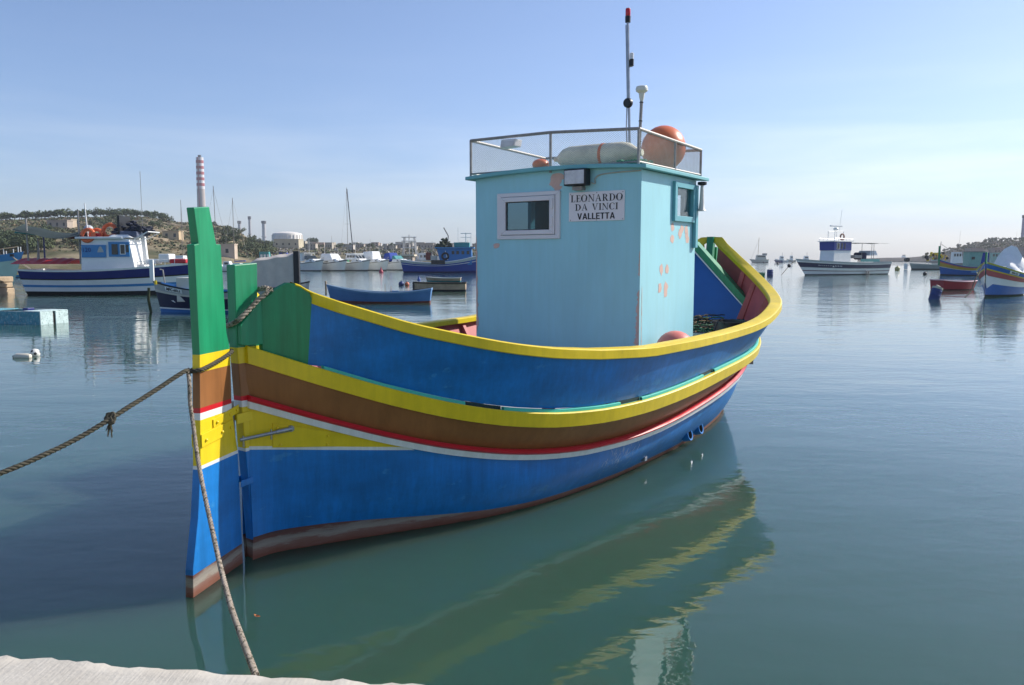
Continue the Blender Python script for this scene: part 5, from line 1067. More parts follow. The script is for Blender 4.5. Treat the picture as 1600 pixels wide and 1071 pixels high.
# buoys
def buoy(px, py, r, c, label, kind='ball', cat='buoy'):
    p = WP(px, py); o = empty('buoy', (p.x,p.y,0), 0, label, cat); m = paint('buoy_%.2f_%.2f_%.2f' % c, c, .45, .12, 4)
    if kind == 'ball': MB().ball((0,0,r*.55), r, 16).build('float', m, o, smooth=True); MB().lathe([(r*.2,r*1.45),(r*.2,r*1.75),(1e-3,r*1.8)], 8).build('eye', BLACK, o)
    elif kind == 'cone': MB().lathe([(1e-3,-.2),(r,-.1),(r*1.05,r*.5),(r*.75,r*1.1),(r*.35,r*1.5),(r*.3,r*2.2),(r*.1,r*2.6),(1e-3,r*2.6)], 14).build('float', m, o, smooth=True); MB().lathe([(r*.12,r*2.6),(r*.12,r*2.9),(1e-3,r*2.9)],8).build('eye', BLACK, o)
    return o
buoy(627,446.5,.26,(.02,.04,.16),'navy ball buoy beside the orange buoy, left of the tan skiff'); buoy(636,446.5,.22,(.55,.14,.06),'orange ball buoy touching the navy buoy, left of the tan skiff')
buoy(595.5,426.5,.38,(.42,.03,.06),'red cone-topped buoy floating in front of the white cabin cruisers','cone'); buoy(654.5,438,.20,(.02,.07,.30),'small upright blue buoy left of the slim pale skiff','cone')
# cabin cruisers, bows towards the right and the camera
def cruiser(px0, px1, py, kind, label):
    b = Bg('cabin_cruiser', px0, px1, py, label, 'motor boat', L=5.6, B=2.5, sh=(1.45,1.45,1.95), tr=.92, rake=.9, flare=.35, yaw=-44, group='white cabin cruisers moored side by side')
    b.bands([('bottom',-1,.08,BOTT),('hull',.08,.86,GRPW),('rubbing_strake',.86,.94,BLACK if kind == 1 else GALV,.03),('gunwale',.94,1,GRPW)]).deck(.97, GRPW)
    OZ = .36; HB_ = b.house; BX_ = b.box
    b.house = lambda n, xb, xt, yb, yt, z0, z1, m: HB_(n, xb, xt, yb, yt, z0+OZ, z1+OZ, m); b.box = lambda n, x0, x1, y0, y1, z0, z1, m, bevel=0: BX_(n, x0, x1, y0, y1, z0+OZ, z1+OZ, m, bevel)
    up = lambda q: [(x, y, z+OZ) for x, y, z in q]
    b.house('coachroof', (-.6,2.4), (-.4,1.5), .95, .75, 1.12, 1.62, GRPW)
    if kind in (0,):
        b.house('windscreen', (-.7,.45), (-.6,-.2), 1.0, .9, 1.55, 2.2, GL); mb = MB()
        for y in (-1,1): mb.tube(up([(-.5,y,1.2),(-.6,y,2.55),(-2.2,y,2.55),(-2.3,y,1.2)]), .035, 6)
        mb.build('canopy_frame', GRPW, b.o); b.box('canopy', -2.3,-.5,-1.05,1.05,2.56,2.64, WHITEC); b.house('canopy_side', (-2.4,-1.2), (-2.3,-1.2), 1.0, .95, 1.2, 2.5, WHITEC)
    elif kind in (1,3): 
        MB().hexa(up([(-3.0,-1.15,1.15),(.9 if kind==1 else .3,-1.05,1.4),(.9 if kind==1 else .3,1.05,1.4),(-3.0,1.15,1.15)]), up([(-2.6,-.9,2.5 if kind==1 else 2.85),(-.1,-.85,2.5 if kind==1 else 2.95),(-.1,.85,2.5 if kind==1 else 2.95),(-2.6,.9,2.5 if kind==1 else 2.85)])).build('canvas_cover', WHITEC, b.o, bevel=.12)
    elif kind == 2:
        b.house('cabin', (-2.2,1.3), (-2.0,.3), 1.0, .85, 1.5, 2.45, GRPW); b.box('hardtop', -2.4,.5,-.98,.98,2.455,2.56, GRPW, .03)
        for i in range(3): y = -.62+i*.62; MB().hexa(up([(1.12,y-.25,1.72),(1.12,y+.25,1.72),(.92,y+.25,1.72),(.92,y-.25,1.72)]), up([(.55,y-.22,2.28),(.55,y+.22,2.28),(.35,y+.22,2.28),(.35,y-.22,2.28)])).build('window', GL, b.o)
        for i in range(3): x = -1.7+i*.8; b.box('window', x, x+.6, -1.0, -.9, 1.85, 2.25, GL)
    else:
        MB().hexa(up([(-3.0,-1.1,1.15),(-.6,-1.0,1.3),(-.6,1.0,1.3),(-3.0,1.1,1.15)]), up([(-2.6,-.95,2.6),(-1.4,-.9,2.75),(-1.4,.9,2.75),(-2.6,.95,2.6)])).build('canvas_cover', BLUEC, b.o, bevel=.1); b.house('windscreen', (-.5,.7), (-.5,0), .9, .8, 1.6, 2.2, TEALB)
    for x in (.9,1.8): b.box('port_light', x, x+.35, -.93+.12*(x-.9), -.80, 1.3, 1.42, GL)
    mb = MB(); mb.tube([b.P(t,1,g)+Vector((0,0,.4)) for g, t in [(1,.7),(1,.85),(1,.98),(-1,.98),(-1,.85),(-1,.7)]], .02, 5)
    for g in (1,-1):
        for t in (.7,.85,.97): p = b.P(t,1,g); mb.tube([p, p+Vector((0,0,.4))], .02, 5)
    mb.build('pulpit_rail', GALV, b.o); b.o.scale = (1.25,)*3; return b
cruiser(466,508,423.6,0,'leftmost white cabin cruiser, with an open framed canopy and windscreen'); cruiser(503,543,423.4,1,'white cruiser with a low boxy canvas cover and black rubbing strip'); cruiser(538,580,423.2,2,'white cruiser with hard roof and dark cabin windows'); cruiser(570,606,422.8,3,'white cruiser under a tall peaked white cover'); cruiser(603,640,422.4,4,'white cruiser with a deep blue canvas cover, beside the blue trawler')
# I: blue trawler
b = Bg('fishing_boat', 632, 768, 426.2, 'royal blue trawler with a net pile on its wheelhouse, behind the nearest boat', 'fishing boat', B=4.4, sh=(2.35,1.95,4.2), tr=.8, rake=1.0, srake=.5, flare=.25)
X, Z = b.X, b.Z
b.bands([('bottom',-1,.12,NAVY),('hull',.12,.66,paint('trawler_blue',(.008,.05,.30),.4,.1,1)),('white_line',.66,.70,GRPW,.02),('upper_strake',.70,.80,paint('trawler_blue',(.008,.05,.30))),('bulwark',.80,1,paint('trawler_grey',(.45,.50,.50),.5,.1,1))]).deck(.75, DECKG).rail(GRPW,.08)
TB = paint('trawler_house',(.02,.17,.45),.45,.1,1)
b.house('wheelhouse', (X(690),X(738)), (X(684),X(737)), 1.5, 1.5, 1.4, Z(389), TB); b.box('roof', X(681), X(741), -1.8, 1.8, Z(389)+.004, Z(387.3), SKY_B)
b.box('net_box', X(710), X(734), -1.2, 1.2, Z(387.2), Z(380), TEALB, .05); b.box('hatch', X(676), X(697), -2.30, -2.1, Z(413), Z(407), BLACK)
torus((X(697),-1.55,Z(401)), .55, .18, RX).build('tyre', BLACK, b.o, smooth=True)
for px in (707,714,722,730): b.box('window', X(px), X(px+4), -1.56, -1.45, Z(398), Z(393), GL)
rr = np.random.RandomState(8); mb = MB()
for k in range(60): x = rr.uniform(682,705); z = rr.uniform(388,np.interp(x,(682,690,696,700,705),(386,377,369,373,386))); mb.ball((X(x),rr.uniform(-.8,.8),Z(z)), rr.uniform(.14,.32), 6, (rr.uniform(.6,1.6),1,rr.uniform(.5,1.5)))
mb.build('net_pile', paint('net_olive',(.05,.06,.035),.9,.4,2), b.o); b.pole('derrick', [(X(699),0,Z(388)),(X(701),0,Z(370)),(X(694),0,Z(357))], .12, GALV); b.pole('mast', [(X(728),0,Z(380)),(X(728),0,Z(365))], .1, GRPW)
b.pole('aerial', [(X(716),0,Z(380)),(X(716),0,Z(357))], .04, GRPW); mb = MB(); mb.tube([(X(720),0,Z(366)),(X(736),0,Z(366))], .08, 6); mb.tube([(X(736),0,Z(366)),(X(736),0,Z(385))], .05, 6); mb.tube([(X(720),0,Z(372)),(X(736),0,Z(372))], .05, 6); mb.build('antenna_yard', GRPW, b.o)
b.box('red_winch', X(666), X(674), -.6, .6, Z(407), Z(395), paint('winch_red',(.22,.06,.04),.8,.2,2), .2); b.box('fish_boxes', X(674), X(683), -.8, .8, Z(407), Z(400), CREAMW, .03); MB().tube([(X(696),-1.4,Z(389)),(X(701),-1.6,Z(407))], .07, 6).build('davit', GRPW, b.o)
# sailing yachts
def yacht(px, py, ytop, label, L=9, lean=0, yaw=-30, boom=True):
    b = Bg('sailing_boat', px-20, px+20, py, label, 'sailing boat', L=L, B=2.8, sh=(.95,.85,1.2), tr=.6, rake=.8, yaw=yaw)
    b.bands([('bottom',-1,.1,NAVY),('hull',.1,1,GRPW)]).deck(.98, GRPW); b.house('coachroof', (-1.8,1.4), (-1.6,.9), .8, .65, .85, 1.4, GRPW)
    for x in (-1.2,-.3,.5): b.box('port_light', x, x+.5, -.8, -.70, 1.05, 1.25, GL)
    h = b.Z(ytop); b.pole('mast', [(.4,0,.8),(.4+lean,0,h)], .07, paint('mast_grey',(.20,.17,.15),.5,.1,2)); b.pole('forestay', [(L*.48,0,1.2),(.4+lean,0,h*.97)], .025, GALV); b.pole('backstay', [(-L*.48,0,1.0),(.4+lean,0,h*.98)], .02, GALV)
    b.pole('spreader', [(.4,-.9,h*.55),(.4,.9,h*.55)], .03, GALV)
    if boom: b.pole('furled_sail', [(.35,0,1.9),(-3.0,0,2.0)], .17, BLUEC)
    return b
y1 = yacht(543,419,298,'sailing boat with a tall bare mast behind the white cabin cruisers', 10, yaw=75); y1.pole('furled_headsail', [(4.2,0,1.2),(.6,0,y1.Z(300))], .13, paint('sail_dark',(.035,.04,.06),.8,.1,2)); y1.house('sprayhood', (-1.8,-.4), (-1.6,-.8), 1.0, .8, 1.3, 2.3, paint('hood_green',(.02,.16,.08),.8,.1,2))
y2 = yacht(338,421,301,'sailing boat with the tallest mast just right of the green rudder post', 10, -.4, 60); yacht(369,420,317,'sailing boat with a brown mast and blue sail cover, left of the grey tent', 9, yaw=160); yacht(287,419,322,'sailing boat whose thin mast stands just left of the green rudder post', 8, yaw=120)
# M: gantry trawler and other workboats behind
b = Bg('fishing_boat', 612, 690, 415.5, 'pale trawler with a white stern gantry and radar mast behind the blue trawler', 'fishing boat', B=5, sh=(2.5,2.3,4.2), rake=1.5)
b.bands([('bottom',-1,.1,BOTT),('hull',.1,1,GRPW)]).deck(.85, DECKG); X, Z = b.X, b.Z; mb = MB()
for x0, x1 in ((630,633),(652,648)): mb.tube([(X(x0),-2,Z(408)),(X(x1),-1.6,Z(372))], .22, 6); mb.tube([(X(x0),2,Z(408)),(X(x1),1.6,Z(372))], .22, 6)
for z in (372,378,388): mb.tube([(X(629),-1.6,Z(z)),(X(652),-1.6,Z(z))], .18, 6)
mb.tube([(X(640),0,Z(405)),(X(640),0,Z(368))], .2, 6); mb.tube([(X(656),0,Z(405)),(X(646),0,Z(378))], .12, 6); mb.build('gantry', paint('gantry_white',(.60,.58,.55),.5,.1,1), b.o); b.house('wheelhouse', (X(655),X(675)), (X(655),X(672)), 2, 2, 2, Z(396), GRPW)
for px in (658,663,668): b.box('window', X(px), X(px+3), -2.06, -1.9, Z(403), Z(399), GL)
b = Bg('workboat', 392, 432, 417.5, 'teal and white workboat behind the top edge of the grey tent', 'workboat', B=2.8, sh=(1.1,1.0,1.5)); X, Z = b.X, b.Z
b.bands([('bottom',-1,.1,BOTT),('hull',.1,1,GRPW)]).deck(.9,DECKG); b.house('wheelhouse', (X(407),X(423)), (X(407),X(421)), .9, .8, 1, Z(395), TEALB)
for px in (409,414,419): b.box('window', X(px), X(px+3), -.95, -.8, Z(404), Z(399), GRPW)
b = Bg('motor_boat', 420, 462, 414.6, 'motor boat under a bright blue cover behind the right end of the tent', 'motor boat', B=2.6, sh=(1.1,1,1.4)); b.bands([('bottom',-1,.1,BOTT),('hull',.1,1,GRPW)]).deck(.9,GRPW); b.house('canvas_cover', (b.X(425),b.X(453)), (b.X(429),b.X(449)), 1.2, 1.0, 1.0, b.Z(396), BLUEC)
b = Bg('motor_boat', 342, 372, 424.5, 'white motor boat between the two green stern posts', 'motor boat', B=2.2, sh=(1,.9,1.2)); b.bands([('bottom',-1,.1,BOTT),('hull',.1,1,GRPW)]).deck(.9,GRPW); b.house('wheelhouse', (-.8,.8), (-.7,.4), .8, .7, .9, 2.0, GRPW); b.box('window',-.5,.2,-.84,-.7,1.4,1.8,GL)
b = Bg('motor_boat', 374, 396, 423, 'small white dayboat with a dark windscreen behind the shorter green post', 'motor boat', B=2.0, sh=(.9,.9,1.1)); b.bands([('bottom',-1,.1,BOTT),('hull',.1,1,GRPW)]).deck(.9,GRPW); b.house('windscreen', (-.5,.5), (-.4,.1), .8, .7, .9, 1.6, GL)
b = Bg('fishing_boat', 262, 318, 427.5, 'white boat with a red gunwale seen just left of the rudder post', 'fishing boat', B=2.6, sh=(1.4,1.35,1.7), flare=.2); b.bands([('bottom',-1,.12,BOTT),('hull',.12,.45,TEALB),('red_line',.45,.52,REDB,.01),('name_band',.52,.85,GRPW,.005),('gunwale',.85,1,REDB,.03)]).deck(.9,DECKG); b.house('wheelhouse', (b.X(272),b.X(292)), (b.X(273),b.X(290)), .9,.8,1.2,b.Z(402),GRPW); b.box('lettering_panel', b.X(282), b.X(292), -b.w(.5)-.02, -b.w(.5)+.1, b.Z(420), b.Z(417), SKY_B)
for i, (x0,x1,py,c,lab) in enumerate(((62,82,415.5,GRPW,'small white cruiser moored under the left shore'),(43,60,416.5,NAVY,'small navy cabin boat with a white house near the left shore'),(12,33,434,SKY_B,'little sky blue dinghy near the left edge'))):
    b = Bg('motor_boat' if i < 2 else 'dinghy', x0, x1, py, lab, 'boat', B=1.9, sh=(.8,.75,1.0) if i < 2 else (.35,.33,.42)); b.bands([('bottom',-1,.1,BOTT),('hull',.1,1,c)])
    if i < 2: b.deck(.95, GRPW); b.house('cabin', (-.9,.9), (-.8,.5), .7, .6, .7, 1.9, GRPW); b.box('window', -.6,.4,-.73,-.6,1.25,1.6,GL)
    else: b.inside(SKY_B,.4,(.4,))
# ---- right side
def barrel(px, py, h, r, c, label, tilt=0, lid=None):
    p = WP(px, py); o = empty('barrel_buoy', (p.x,p.y,0), .3, label, 'buoy'); o.rotation_euler = (0, tilt, .3); m = paint('drum_%.2f_%.2f' % c[:2], c, .5, .15, 3)
    MB().lathe([(1e-3,-.3),(r,-.3),(r,h*.28),(r*1.05,h*.31),(r,h*.34),(r,h*.66),(r*1.05,h*.69),(r,h*.72),(r,h*.97),(r*.96,h),(1e-3,h)], 20).build('drum', m, o, smooth=True)
    if lid: MB().lathe([(r*1.03,h*.86),(r*1.05,h*.9),(r*1.0,h+.02),(1e-3,h+.03)], 20).build('pale_lid', lid, o, smooth=True)
    MB().tube([(r*.5,0,h),(r*.5,0,h+.12),(-r*.5,0,h+.12),(-r*.5,0,h)], .03, 6).build('handle', GALV, o); return o
barrel(1203,432,.95,.42,(.015,.04,.17),'upright navy blue drum buoy right of the nearest boat, beside the green float')
p = WP(1187,433.5); o = empty('float', (p.x,p.y,0), -.1, 'flat green boxy float beside the navy drum buoy', 'float'); MB().hexa([(-.7,-.4,-.2),(.55,-.4,-.2),(.55,.4,-.2),(-.7,.4,-.2)],[(-.85,-.45,.62),(.62,-.45,.55),(.62,.45,.55),(-.85,.45,.62)]).build('float_body', paint('float_green',(.02,.20,.08),.6,.15,3), o, bevel=.04); MB().box(-.86,.64,-.46,.46,.6,.66).build('rim', paint('rim_green',(.05,.30,.15),.6,.1,3), o)
LID = paint('lid_cream',(.50,.48,.36),.7,.2,4); barrel(1459,468,.74,.30,(.012,.045,.26),'tilted royal blue drum buoy in front of the red punt', .35, LID)
buoy(1402,422.5,.55,(.42,.36,.12),'dull yellow ball buoy left of the grey boat at right'); buoy(1445,429.5,.30,(.03,.03,.03),'small black buoy just left of the yellow nosed boat')
for k, (x,y) in enumerate(((1194,411),(1221,409.5),(1215,413.5))): buoy(x,y,.55,(.03,.03,.04),('tiny dark buoy nearest the yellow bow, far out','tiny dark buoy below the distant white trawler','tiny dark buoy left of the mooring line, far out')[k])
# white fishing boat with awning
b = Bg('fishing_boat', 1258, 1378, 430.3, py1=428.4, label='white fishing boat with navy band, blue topped wheelhouse, radar and long awning', cat='fishing boat', B=3.8, sh=(2.05,1.95,2.5), tr=.85, rake=2.4, flare=.3, srake=.1, flip=True); X, Z = b.X, b.Z
b.bands([('bottom',-1,.06,BOTT),('hull',.06,.26,GRPW),('dark_line',.26,.31,paint('line_wine',(.10,.02,.03)),.012),('topsides',.31,.50,GRPW),('sheer_band',.50,.80,paint('band_navy',(.008,.015,.07),.4,.1,2),.01),('cap_rail',.80,.86,GRPW,.03),('bulwark',.86,1,paint('bulwark_grey',(.50,.53,.52),.5,.1,2))]).deck(.85, DECKG)
b.house('wheelhouse', (X(1313),X(1274)), (X(1313),X(1276)), 1.3, 1.25, 1.2, Z(396), GRPW); b.house('upper_band', (X(1313.3),X(1275)), (X(1313.3),X(1274)), 1.33, 1.33, Z(396)+.005, Z(384), paint('house_blue',(.012,.04,.28),.45,.1,2)); b.box('roof', X(1315), X(1272), -1.5, 1.5, Z(384)+.01, Z(383), GRPW, .02)
for px, w_ in ((1281,5),(1290,3),(1297,2)): b.box('window', X(px+w_), X(px), 1.30, 1.38, Z(394), Z(386), GL); 
b.box('window_frame', X(1287), X(1280), 1.32, 1.365, Z(394.6), Z(385.4), GRPW)
mb = MB()
for y in (1.4,-1.4):
    mb.tube([(X(1275),y,Z(379)),(X(1316),y,Z(380))], .035, 5)
    for px in (1275,1283,1291,1300,1308,1316): mb.tube([(X(px),y,Z(383)),(X(px),y,Z(379.3))], .03, 5)
mb.build('roof_rail', GRPW, b.o); mb = MB()
for x in (1284,1303):
    for y in (-.6,.6): mb.tube([(X(x),y,Z(383)),(X(x),y,Z(369))], .05, 6)
mb.tube([(X(1284),.6,Z(369)),(X(1303),.6,Z(369))], .05, 6); mb.tube([(X(1284),-.6,Z(369)),(X(1303),-.6,Z(369))], .05, 6); mb.build('radar_arch', GRPW, b.o); MB().ball((X(1293),0,Z(366)), .40, 12, (1,1,.7)).build('radar_pedestal', GRPW, b.o, smooth=True); b.box('radar_scanner', X(1306), X(1281), -.15, .15, Z(362.5), Z(360.8), GRPW, .03)
torus((X(1298),.8,Z(377)), .45, .12, RX).build('life_ring', paint('ring_faded',(.30,.16,.12),.6,.1,3), b.o, smooth=True); b.pole('whip_antenna', [(X(1301),0,Z(369)),(X(1305),0,Z(339))], .025, GRPW)
mb = MB(); mb.grid([[(X(1313)+(X(1402)-X(1313))*i/12, y, Z(385.2+.8*math.sin(i*1.3)*.3)-.05*(abs(y)-1)) for i in range(13)] for y in (-1.5,-.75,0,.75,1.5)]); mb.build('awning', TARP, b.o, smooth=True)
for px in (1339,1362,1367): b.pole('awning_post', [(X(px),1.2,Z(408)),(X(px),1.2,Z(386))], .04, GALV)
b.box('net_heap', X(1356), X(1346), -.9, .9, Z(409), Z(398.5), paint('heap_navy',(.012,.018,.06),.9,.3,2), .25); b.box('deck_boxes', X(1343), X(1326), -1, 1, Z(407), Z(402.5), GALV, .05); b.box('teal_rail', X(1377), X(1333), 1.5, 1.58, Z(412), Z(408), TEALB); b.house('stern_cover', (X(1377),X(1358)), (X(1375),X(1362)), 1.2, 1.0, Z(403), Z(396), WHITEC)
for px in (1344,1348.5): b.box('scupper_pipe', X(px+2), X(px), b.w(.3)*.9, b.w(.3)*.98, Z(430), Z(425), GALV)
b.box('rudder_head', X(1379), X(1376.5), -.1, .1, Z(428), Z(422), BLACK)
mb = MB(); 
for k in range(14): px = 1276+k*1.9; t_ = 1-(px-1258)/120; q = b.P(t_, .65, -1, .02); mb.box(q.x-.06, q.x+.06, q.y-.01, q.y+.02, q.z-.07*(1 if k > 8 else .5), q.z+.09*(1 if k > 8 or k == 0 else .5))
mb.build('name_script', GRPW, b.o)
ml_ = [PX(1241,408.5,119), PX(1232,417,117), PX(1221,430,113)]; L0 = tag(MB().tube(spline(ml_,5), .05, 5).build('mooring_line', ROPE), 'taut dark mooring line from the bow of the white awning boat', 'rope'); MB().ball(PX(1233,415.5,117), .28, 10).build('line_float', BLACK, L0, smooth=True)
# grey-green open boat with navy drum on its bow
b = Bg('open_boat', 1424, 1475, 421.3, 'grey green open boat with a dark drum on its bow, at right', 'boat', B=2.6, sh=(1.2,1.2,1.5), flip=True, rake=.5); X, Z = b.X, b.Z
b.bands([('bottom',-1,.15,BOTT),('hull',.15,.8,paint('boat_greygreen',(.28,.33,.31),.6,.1,1)),('gunwale',.8,1,paint('boat_greygreen2',(.36,.42,.40),.6,.1,1),.04)]).inside(DECKG,.4,(.3,.6)); MB().lathe([(1e-3,-.5),(.5,-.5),(.5,.5),(1e-3,.5)], 14, Matrix.Translation((X(1420),0,Z(408)))@RX).build('bow_drum', BLACK, b.o, smooth=True); b.box('bow_fender', X(1421), X(1417), -.3, .3, Z(421), Z(413), GRPW, .1)
mb = MB()
for k in range(46): mb.ball((X(rr.uniform(1447,1478)), rr.uniform(-.7,.7), Z(rr.uniform(399,408))), rr.uniform(.2,.42), 6, m=k % 3)
mb.build('crab_pots', [BLACK, YELLOW, WOODB], b.o); b.pole('mast', [(X(1465),0,Z(405)),(X(1466),0,Z(383))], .06, GALV); b.pole('derrick', [(X(1466),0,Z(386)),(X(1476),0,Z(393))], .05, GALV)
# yellow nosed luzzu
def luzzu_bands(b, bl): return b.bands(bl)
b = Bg('fishing_boat', 1469, 1545, 430.5, 'blue fishing boat with a broad yellow nose and sea green wheelhouse', 'fishing boat', B=2.8, sh=(1.9,1.35,2.45), pointed=True, rake=.3, flip=True); X, Z = b.X, b.Z
b.bands([('bottom',-1,.08,BOTT),('hull',.08,.52,paint('luzzu_blue2',(.01,.12,.40),.4,.1,2)),('cream_line',.52,.57,CREAMW,.01),('yellow_strake',.57,.80,paint('luzzu_ochre',(.50,.33,.03),.5,.1,2)),('maroon_strake',.80,.88,MAROON,.03),('blue_washboard',.88,.97,paint('luzzu_blue2',(.01,.12,.40))),('cap_rail',.97,1.0,CREAMW,.04)]).deck(.7,DECKG)
b.house('wheelhouse', (X(1532),X(1508)), (X(1531),X(1508)), .9,.85,.8,Z(399),SEAGR); b.box('roof', X(1529), X(1506), -1,1,Z(399)+.005,Z(398),GALV); b.house('side_cover', (X(1536),X(1522)), (X(1534),X(1526)), .95,.9,.9,Z(400),BLUEC); b.box('window', X(1515), X(1511), .88,.95,Z(409),Z(405.5),GL); b.box('prow_post', X(1472.5), X(1470), -.08,.08,1.5,Z(391),GREEN,.02); b.box('lettering_panel', X(1519), X(1510), b.w(.4)*.8, b.w(.4)*.86, Z(427), Z(424), SKY_B)
# red punt
b = Bg('punt', 1463, 1521, 453, 'empty bright red flat punt with pink rim in front of the yellow nosed boat', 'punt', B=1.7, sh=(.78,.66,.70), tr=.95, rake=.3, flare=.15, py1=452.6); b.bands([('bottom',-1,.06,BOTT),('hull',.06,.95,paint('punt_red',(.36,.02,.03),.5,.15,3))]).inside(paint('punt_red_in',(.40,.06,.07),.6,.1,3),.3,(.5,)).rail(paint('rim_pink',(.68,.42,.45),.6,.1,3),.05)
# luzzu seen bow-on at the right edge
a0, a1 = WP(1537,463.5), WP(1640,455); b = Bg('fishing_boat', 1537, 1640, 463.5, 'blue fishing boat with white nose, maroon strakes and a white cover at the right edge', 'fishing boat', L=7.4, B=2.8, sh=(1.8,1.42,2.25), pointed=True, rake=.18, yaw=0, flare=.45)
hd = Vector((-.74,-.67,0)).normalized(); b.o.rotation_euler = (0,0,math.atan2(hd.y,hd.x)); b.o.location = WP(1538.5,464.5) - hd*(7.4/2); b.o.location.z = 0
LB3 = paint('luzzu_blue3',(.01,.13,.44),.4,.1,2)
b.bands([('bottom',-1,.07,paint('weed_green',(.03,.05,.04),.9,.3,2)),('hull',.07,.40,LB3),('white_strake',.40,.62,GRPW,.01),('maroon_strake',.62,.78,MAROON,.03),('lower_yellow',.78,.82,YELLOW,.045),('washboard',.82,.95,LB3,.02),('cap_rail',.95,1.0,paint('cap_lime',(.48,.46,.05),.5,.1,2),.06)]).inside(SEAGR,.4,(.3,.5,.7))
# white nose panel reaching down on the stem
for g in (1,-1): MB().add([b.P(1,.38,g,.02), b.P(.93,.40,g,.02), b.P(.90,.41,g,.02), b.P(.95,.52,g,.02), b.P(1,.66,g,.02), b.P(.985,.25,g,.02)], [(5,1,2,3,4,0)]).build('nose_panel', GRPW, b.o)
b.box('prow_post', 7.4/2+.04, 7.4/2+.22, -.05,.05,2.1,2.85,GREEN,.02)
pl = [b.P(.80,.84,-1,.03), b.P(.69,.84,-1,.03), b.P(.69,.94,-1,.03), b.P(.80,.94,-1,.03)]; MB().hexa(pl, [q+Vector((0,.02,0)) for q in pl]).build('number_board', GRPW, b.o)
cpt = sum(pl, Vector())/4; xd = (pl[1]-pl[0]).normalized(); zd = Vector((0,0,1)); zd = (zd-xd*zd.dot(xd)).normalized(); nd = xd.cross(zd); MM = Matrix(((xd.x,zd.x,nd.x,0),(xd.y,zd.y,nd.y,0),(xd.z,zd.z,nd.z,0),(0,0,0,1))); text('MFB-475', .17, Matrix.Translation(cpt+nd*.035)@MM, INK, b.o, .003)
mb = MB(); rows = []
for i in range(21):
    t = i/20; x = 1.2 - 4.4*t; zt = np.interp(t,(0,.2,.35,.45,.6,1),(1.5,2.1,2.6,3.35,2.3,1.9)) + .08*math.sin(i*2.1)
    rows.append([(x+.1*math.sin(j*2+i), 1.15*s_*(1-.3*h), 1.35+(zt-1.35)*h + .06*math.sin(j*1.7+i*1.3)) for j, (s_, h) in enumerate(((-1,0),(-1,.3),(-.8,.6),(-.45,.9),(0,1),(.45,.9),(.8,.6),(1,.3),(1,0)))])
mb.grid(rows); mb.build('white_cover', WHITEC, b.o, smooth=True); b.pole('pole', [(2.3,-.3,1.4),(2.3,-.3,3.0)], .03, GALV); b.house('dark_box', (1.5,2.3),(1.5,2.2),.6,.5,1.2,1.95,paint('box_teal',(.01,.06,.09),.6,.2,3))
tag(MB().tube(spline([PX(1536,412,49),PX(1524,437,48),PX(1517,455,47.5),PX(1508,465,47)],5), .035, 6).build('mooring_line', ROPE), 'dark mooring line slanting down from the bow at the right edge', 'rope')
# boats further back on the right
for i, (x0,x1,py,hc,cc,y1_,lab) in enumerate(((1560,1604,424,SEAGR,GRPW,406,'sea green boat with white deck behind the white cover, right edge'),(1480,1512,415,GALV,GRPW,397,'grey white motor cruiser under the tip of the headland'),(1540,1575,413.5,GRPW,SEAGR,398,'white boat with a sea green house right of the green prow post'),(1568,1600,412,GRPW,GRPW,396,'white flybridge boat with a pink awning, far right'),(1450,1480,410.5,GALV,SEAGR,397,'long grey launch moored off the headland tip'))):
    b = Bg('motor_boat', x0, x1, py, lab, 'motor boat', B=2.8, sh=(.9,.9,1.2) if py > 412 else (1.3,1.3,1.8)); b.bands([('bottom',-1,.1,BOTT),('hull',.1,1,hc)]).deck(.95,GRPW); L_ = b.L; zt = b.Z(y1_); b.house('cabin', (-L_*.3,L_*.2),(-L_*.28,L_*.12),1,.9,.8,zt,cc)
    for k in range(3): b.box('window', -L_*.25+k*L_*.13, -L_*.25+k*L_*.13+L_*.08, -1.02,-.88,zt*.68,zt*.88,GL)
    b.pole('aerial', [(0,0,zt),(L_*.06,0,zt*(2.6 if i in (1,3) else 1.3))], .03, GALV)
# far-off boats near the horizon
for i, (x0,x1,py,c,lab) in enumerate(((1212,1222,410.6,NAVY,'distant dark low boat beside the distant sailing boat'),(1213,1231,410,GRPW,'distant white cabin trawler, second of the row on the horizon'),(1231,1243,409.5,CREAMW,'distant pale trawler with a stern frame on the horizon'),(1249,1272,410,GRPW,'distant white motor yacht just left of the white awning boat'),(1402,1424,406.9,GRPW,'distant pale ship off the low headland'))):
    b = Bg('fishing_boat', x0, x1, py, lab, 'boat', B=4, sh=(1.8,1.6,2.8) if i else (1.6,1.5,1.8), flip=True, rake=1.5); b.bands([('bottom',-1,.1,BOTT),('hull',.1,1,c)]).deck(.9,GRPW)
    if i: L_ = b.L; b.house('wheelhouse', (-L_*.1,L_*.22),(-L_*.06,L_*.18),1.6,1.4,1.5,b.Z(py-9 if i < 4 else py-6),GRPW); b.box('window', -L_*.05,L_*.18,1.5,1.66,b.Z(py-7.5),b.Z(py-6),GL); b.pole('mast', [(0,0,2),(0,0,b.Z(py-14 if i < 4 else py-9))], .12, GALV)
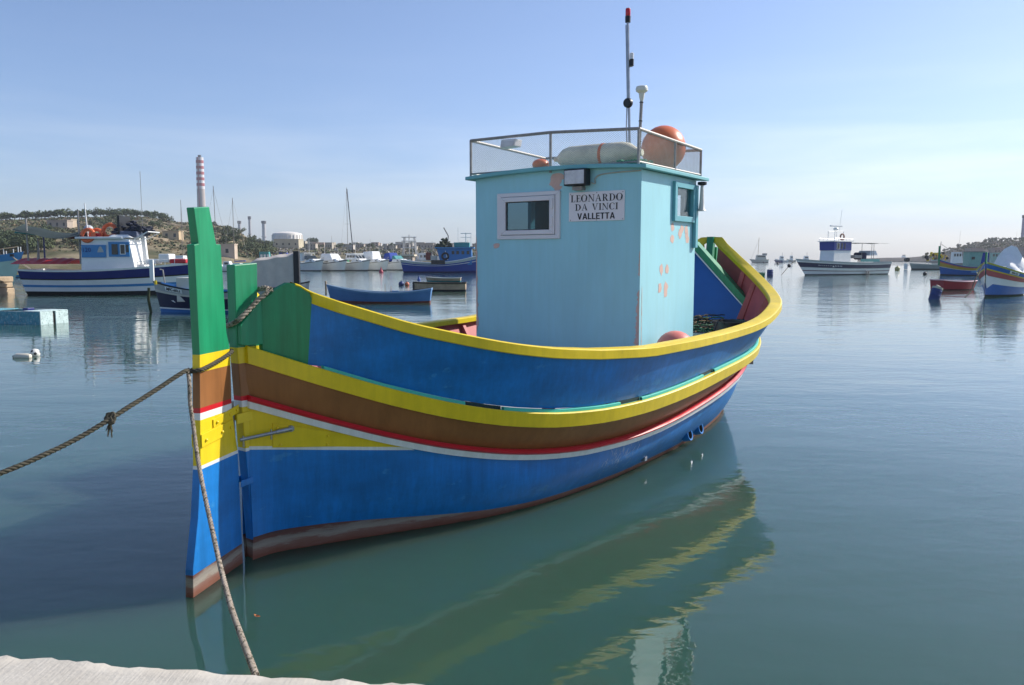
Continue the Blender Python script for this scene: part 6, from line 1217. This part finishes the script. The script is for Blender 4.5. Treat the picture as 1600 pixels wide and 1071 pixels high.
b = Bg('sailing_boat', 1175, 1200, 410.6, 'distant cream sailing boat with one mast near the horizon', 'sailing boat', B=4, sh=(2.4,2.0,2.6), flip=True, rake=2); b.bands([('bottom',-1,.1,BOTT),('hull',.1,1,CREAMW)]).deck(.9,WOODB); b.house('cabin', (b.X(1196),b.X(1181)),(b.X(1195),b.X(1182)),1.4,1.2,2,b.Z(399.5),CREAMW); b.box('window', b.X(1194), b.X(1183), 1.3,1.48,b.Z(402.5),b.Z(400.8),GL); b.pole('mast', [(b.X(1184),0,2),(b.X(1185),0,b.Z(374))], .14, WOODB); b.pole('forestay', [(b.X(1174),0,2.5),(b.X(1184.5),0,b.Z(378))], .06, GALV); b.box('pilot_house', b.X(1197), b.X(1191), -1,1,b.Z(400),b.Z(397),GALV)
RM_ = random.Random(4)
for k in range(16):
    px = 470 + k*17.5 + RM_.uniform(-5,5); p = HL.at(px, RM_.uniform(.02,.12)); MBm = MB().tube([(0,0,-.5),(RM_.uniform(-.1,.1),0,RM_.uniform(5,9.5))], [.09,.05], 5); o = MBm.build('mast', GRPW if k % 3 else GALV); o.location = p
    tag(o, 'thin bare mast standing along the far waterfront behind the cabin cruisers', 'mast', 'masts along the far waterfront')
# quay edge behind the cruisers with a low shed
p0, p1 = WP(455,420.5), WP(760,419.5); mb = MB(); d = (p1-p0); mb.hexa([p0+Vector((0,0,-1)),p1+Vector((0,0,-1)),p1+Vector((0,16,-1)),p0+Vector((0,16,-1))],[p0+Vector((0,0,1.0)),p1+Vector((0,0,1.0)),p1+Vector((0,16,1.0)),p0+Vector((0,16,1.0))]); tag(mb.build('far_quay', paint('quay_far',(.42,.38,.32),.9,.2,.3)), kind='structure')
q = PX(602,418,255); o = empty('shed', (q.x,q.y,0), 0, 'low waterfront shed with a sandy flat roof behind the cabin cruisers', 'shed'); MB().box(-9,9,-3,3,0,3.4).build('wall', paint('shed_wall',(.34,.27,.22),.9,.15,.5), o); MB().box(-9.6,9.6,-3.6,3.6,3.405,3.9).build('roof', paint('shed_roof',(.60,.52,.40),.9,.1,.5), o)
for k in range(6): x = -8+k*2.9; MB().box(x,x+1.6,-3.05,-2.9,1.0,2.6).build('opening', GL, o)
# ------------------------------------------------------------------ sea haze: even air round the whole scene
hz = MB().box(-3500,3500,-500,3900,-4.2,150).build('haze', None or bpy.data.materials.new('haze_air')); tag(hz, kind='stuff')
hm = hz.data.materials[0]; hm.use_nodes = True; hn_ = hm.node_tree; hn_.nodes.remove(hn_.nodes['Principled BSDF'])
pv = hn_.nodes.new('ShaderNodeVolumePrincipled'); pv.inputs['Color'].default_value = (.86,.90,.96,1); pv.inputs['Density'].default_value = .0002; pv.inputs['Anisotropy'].default_value = .15
hn_.links.new(pv.outputs[0], hn_.nodes['Material Output'].inputs['Volume'])
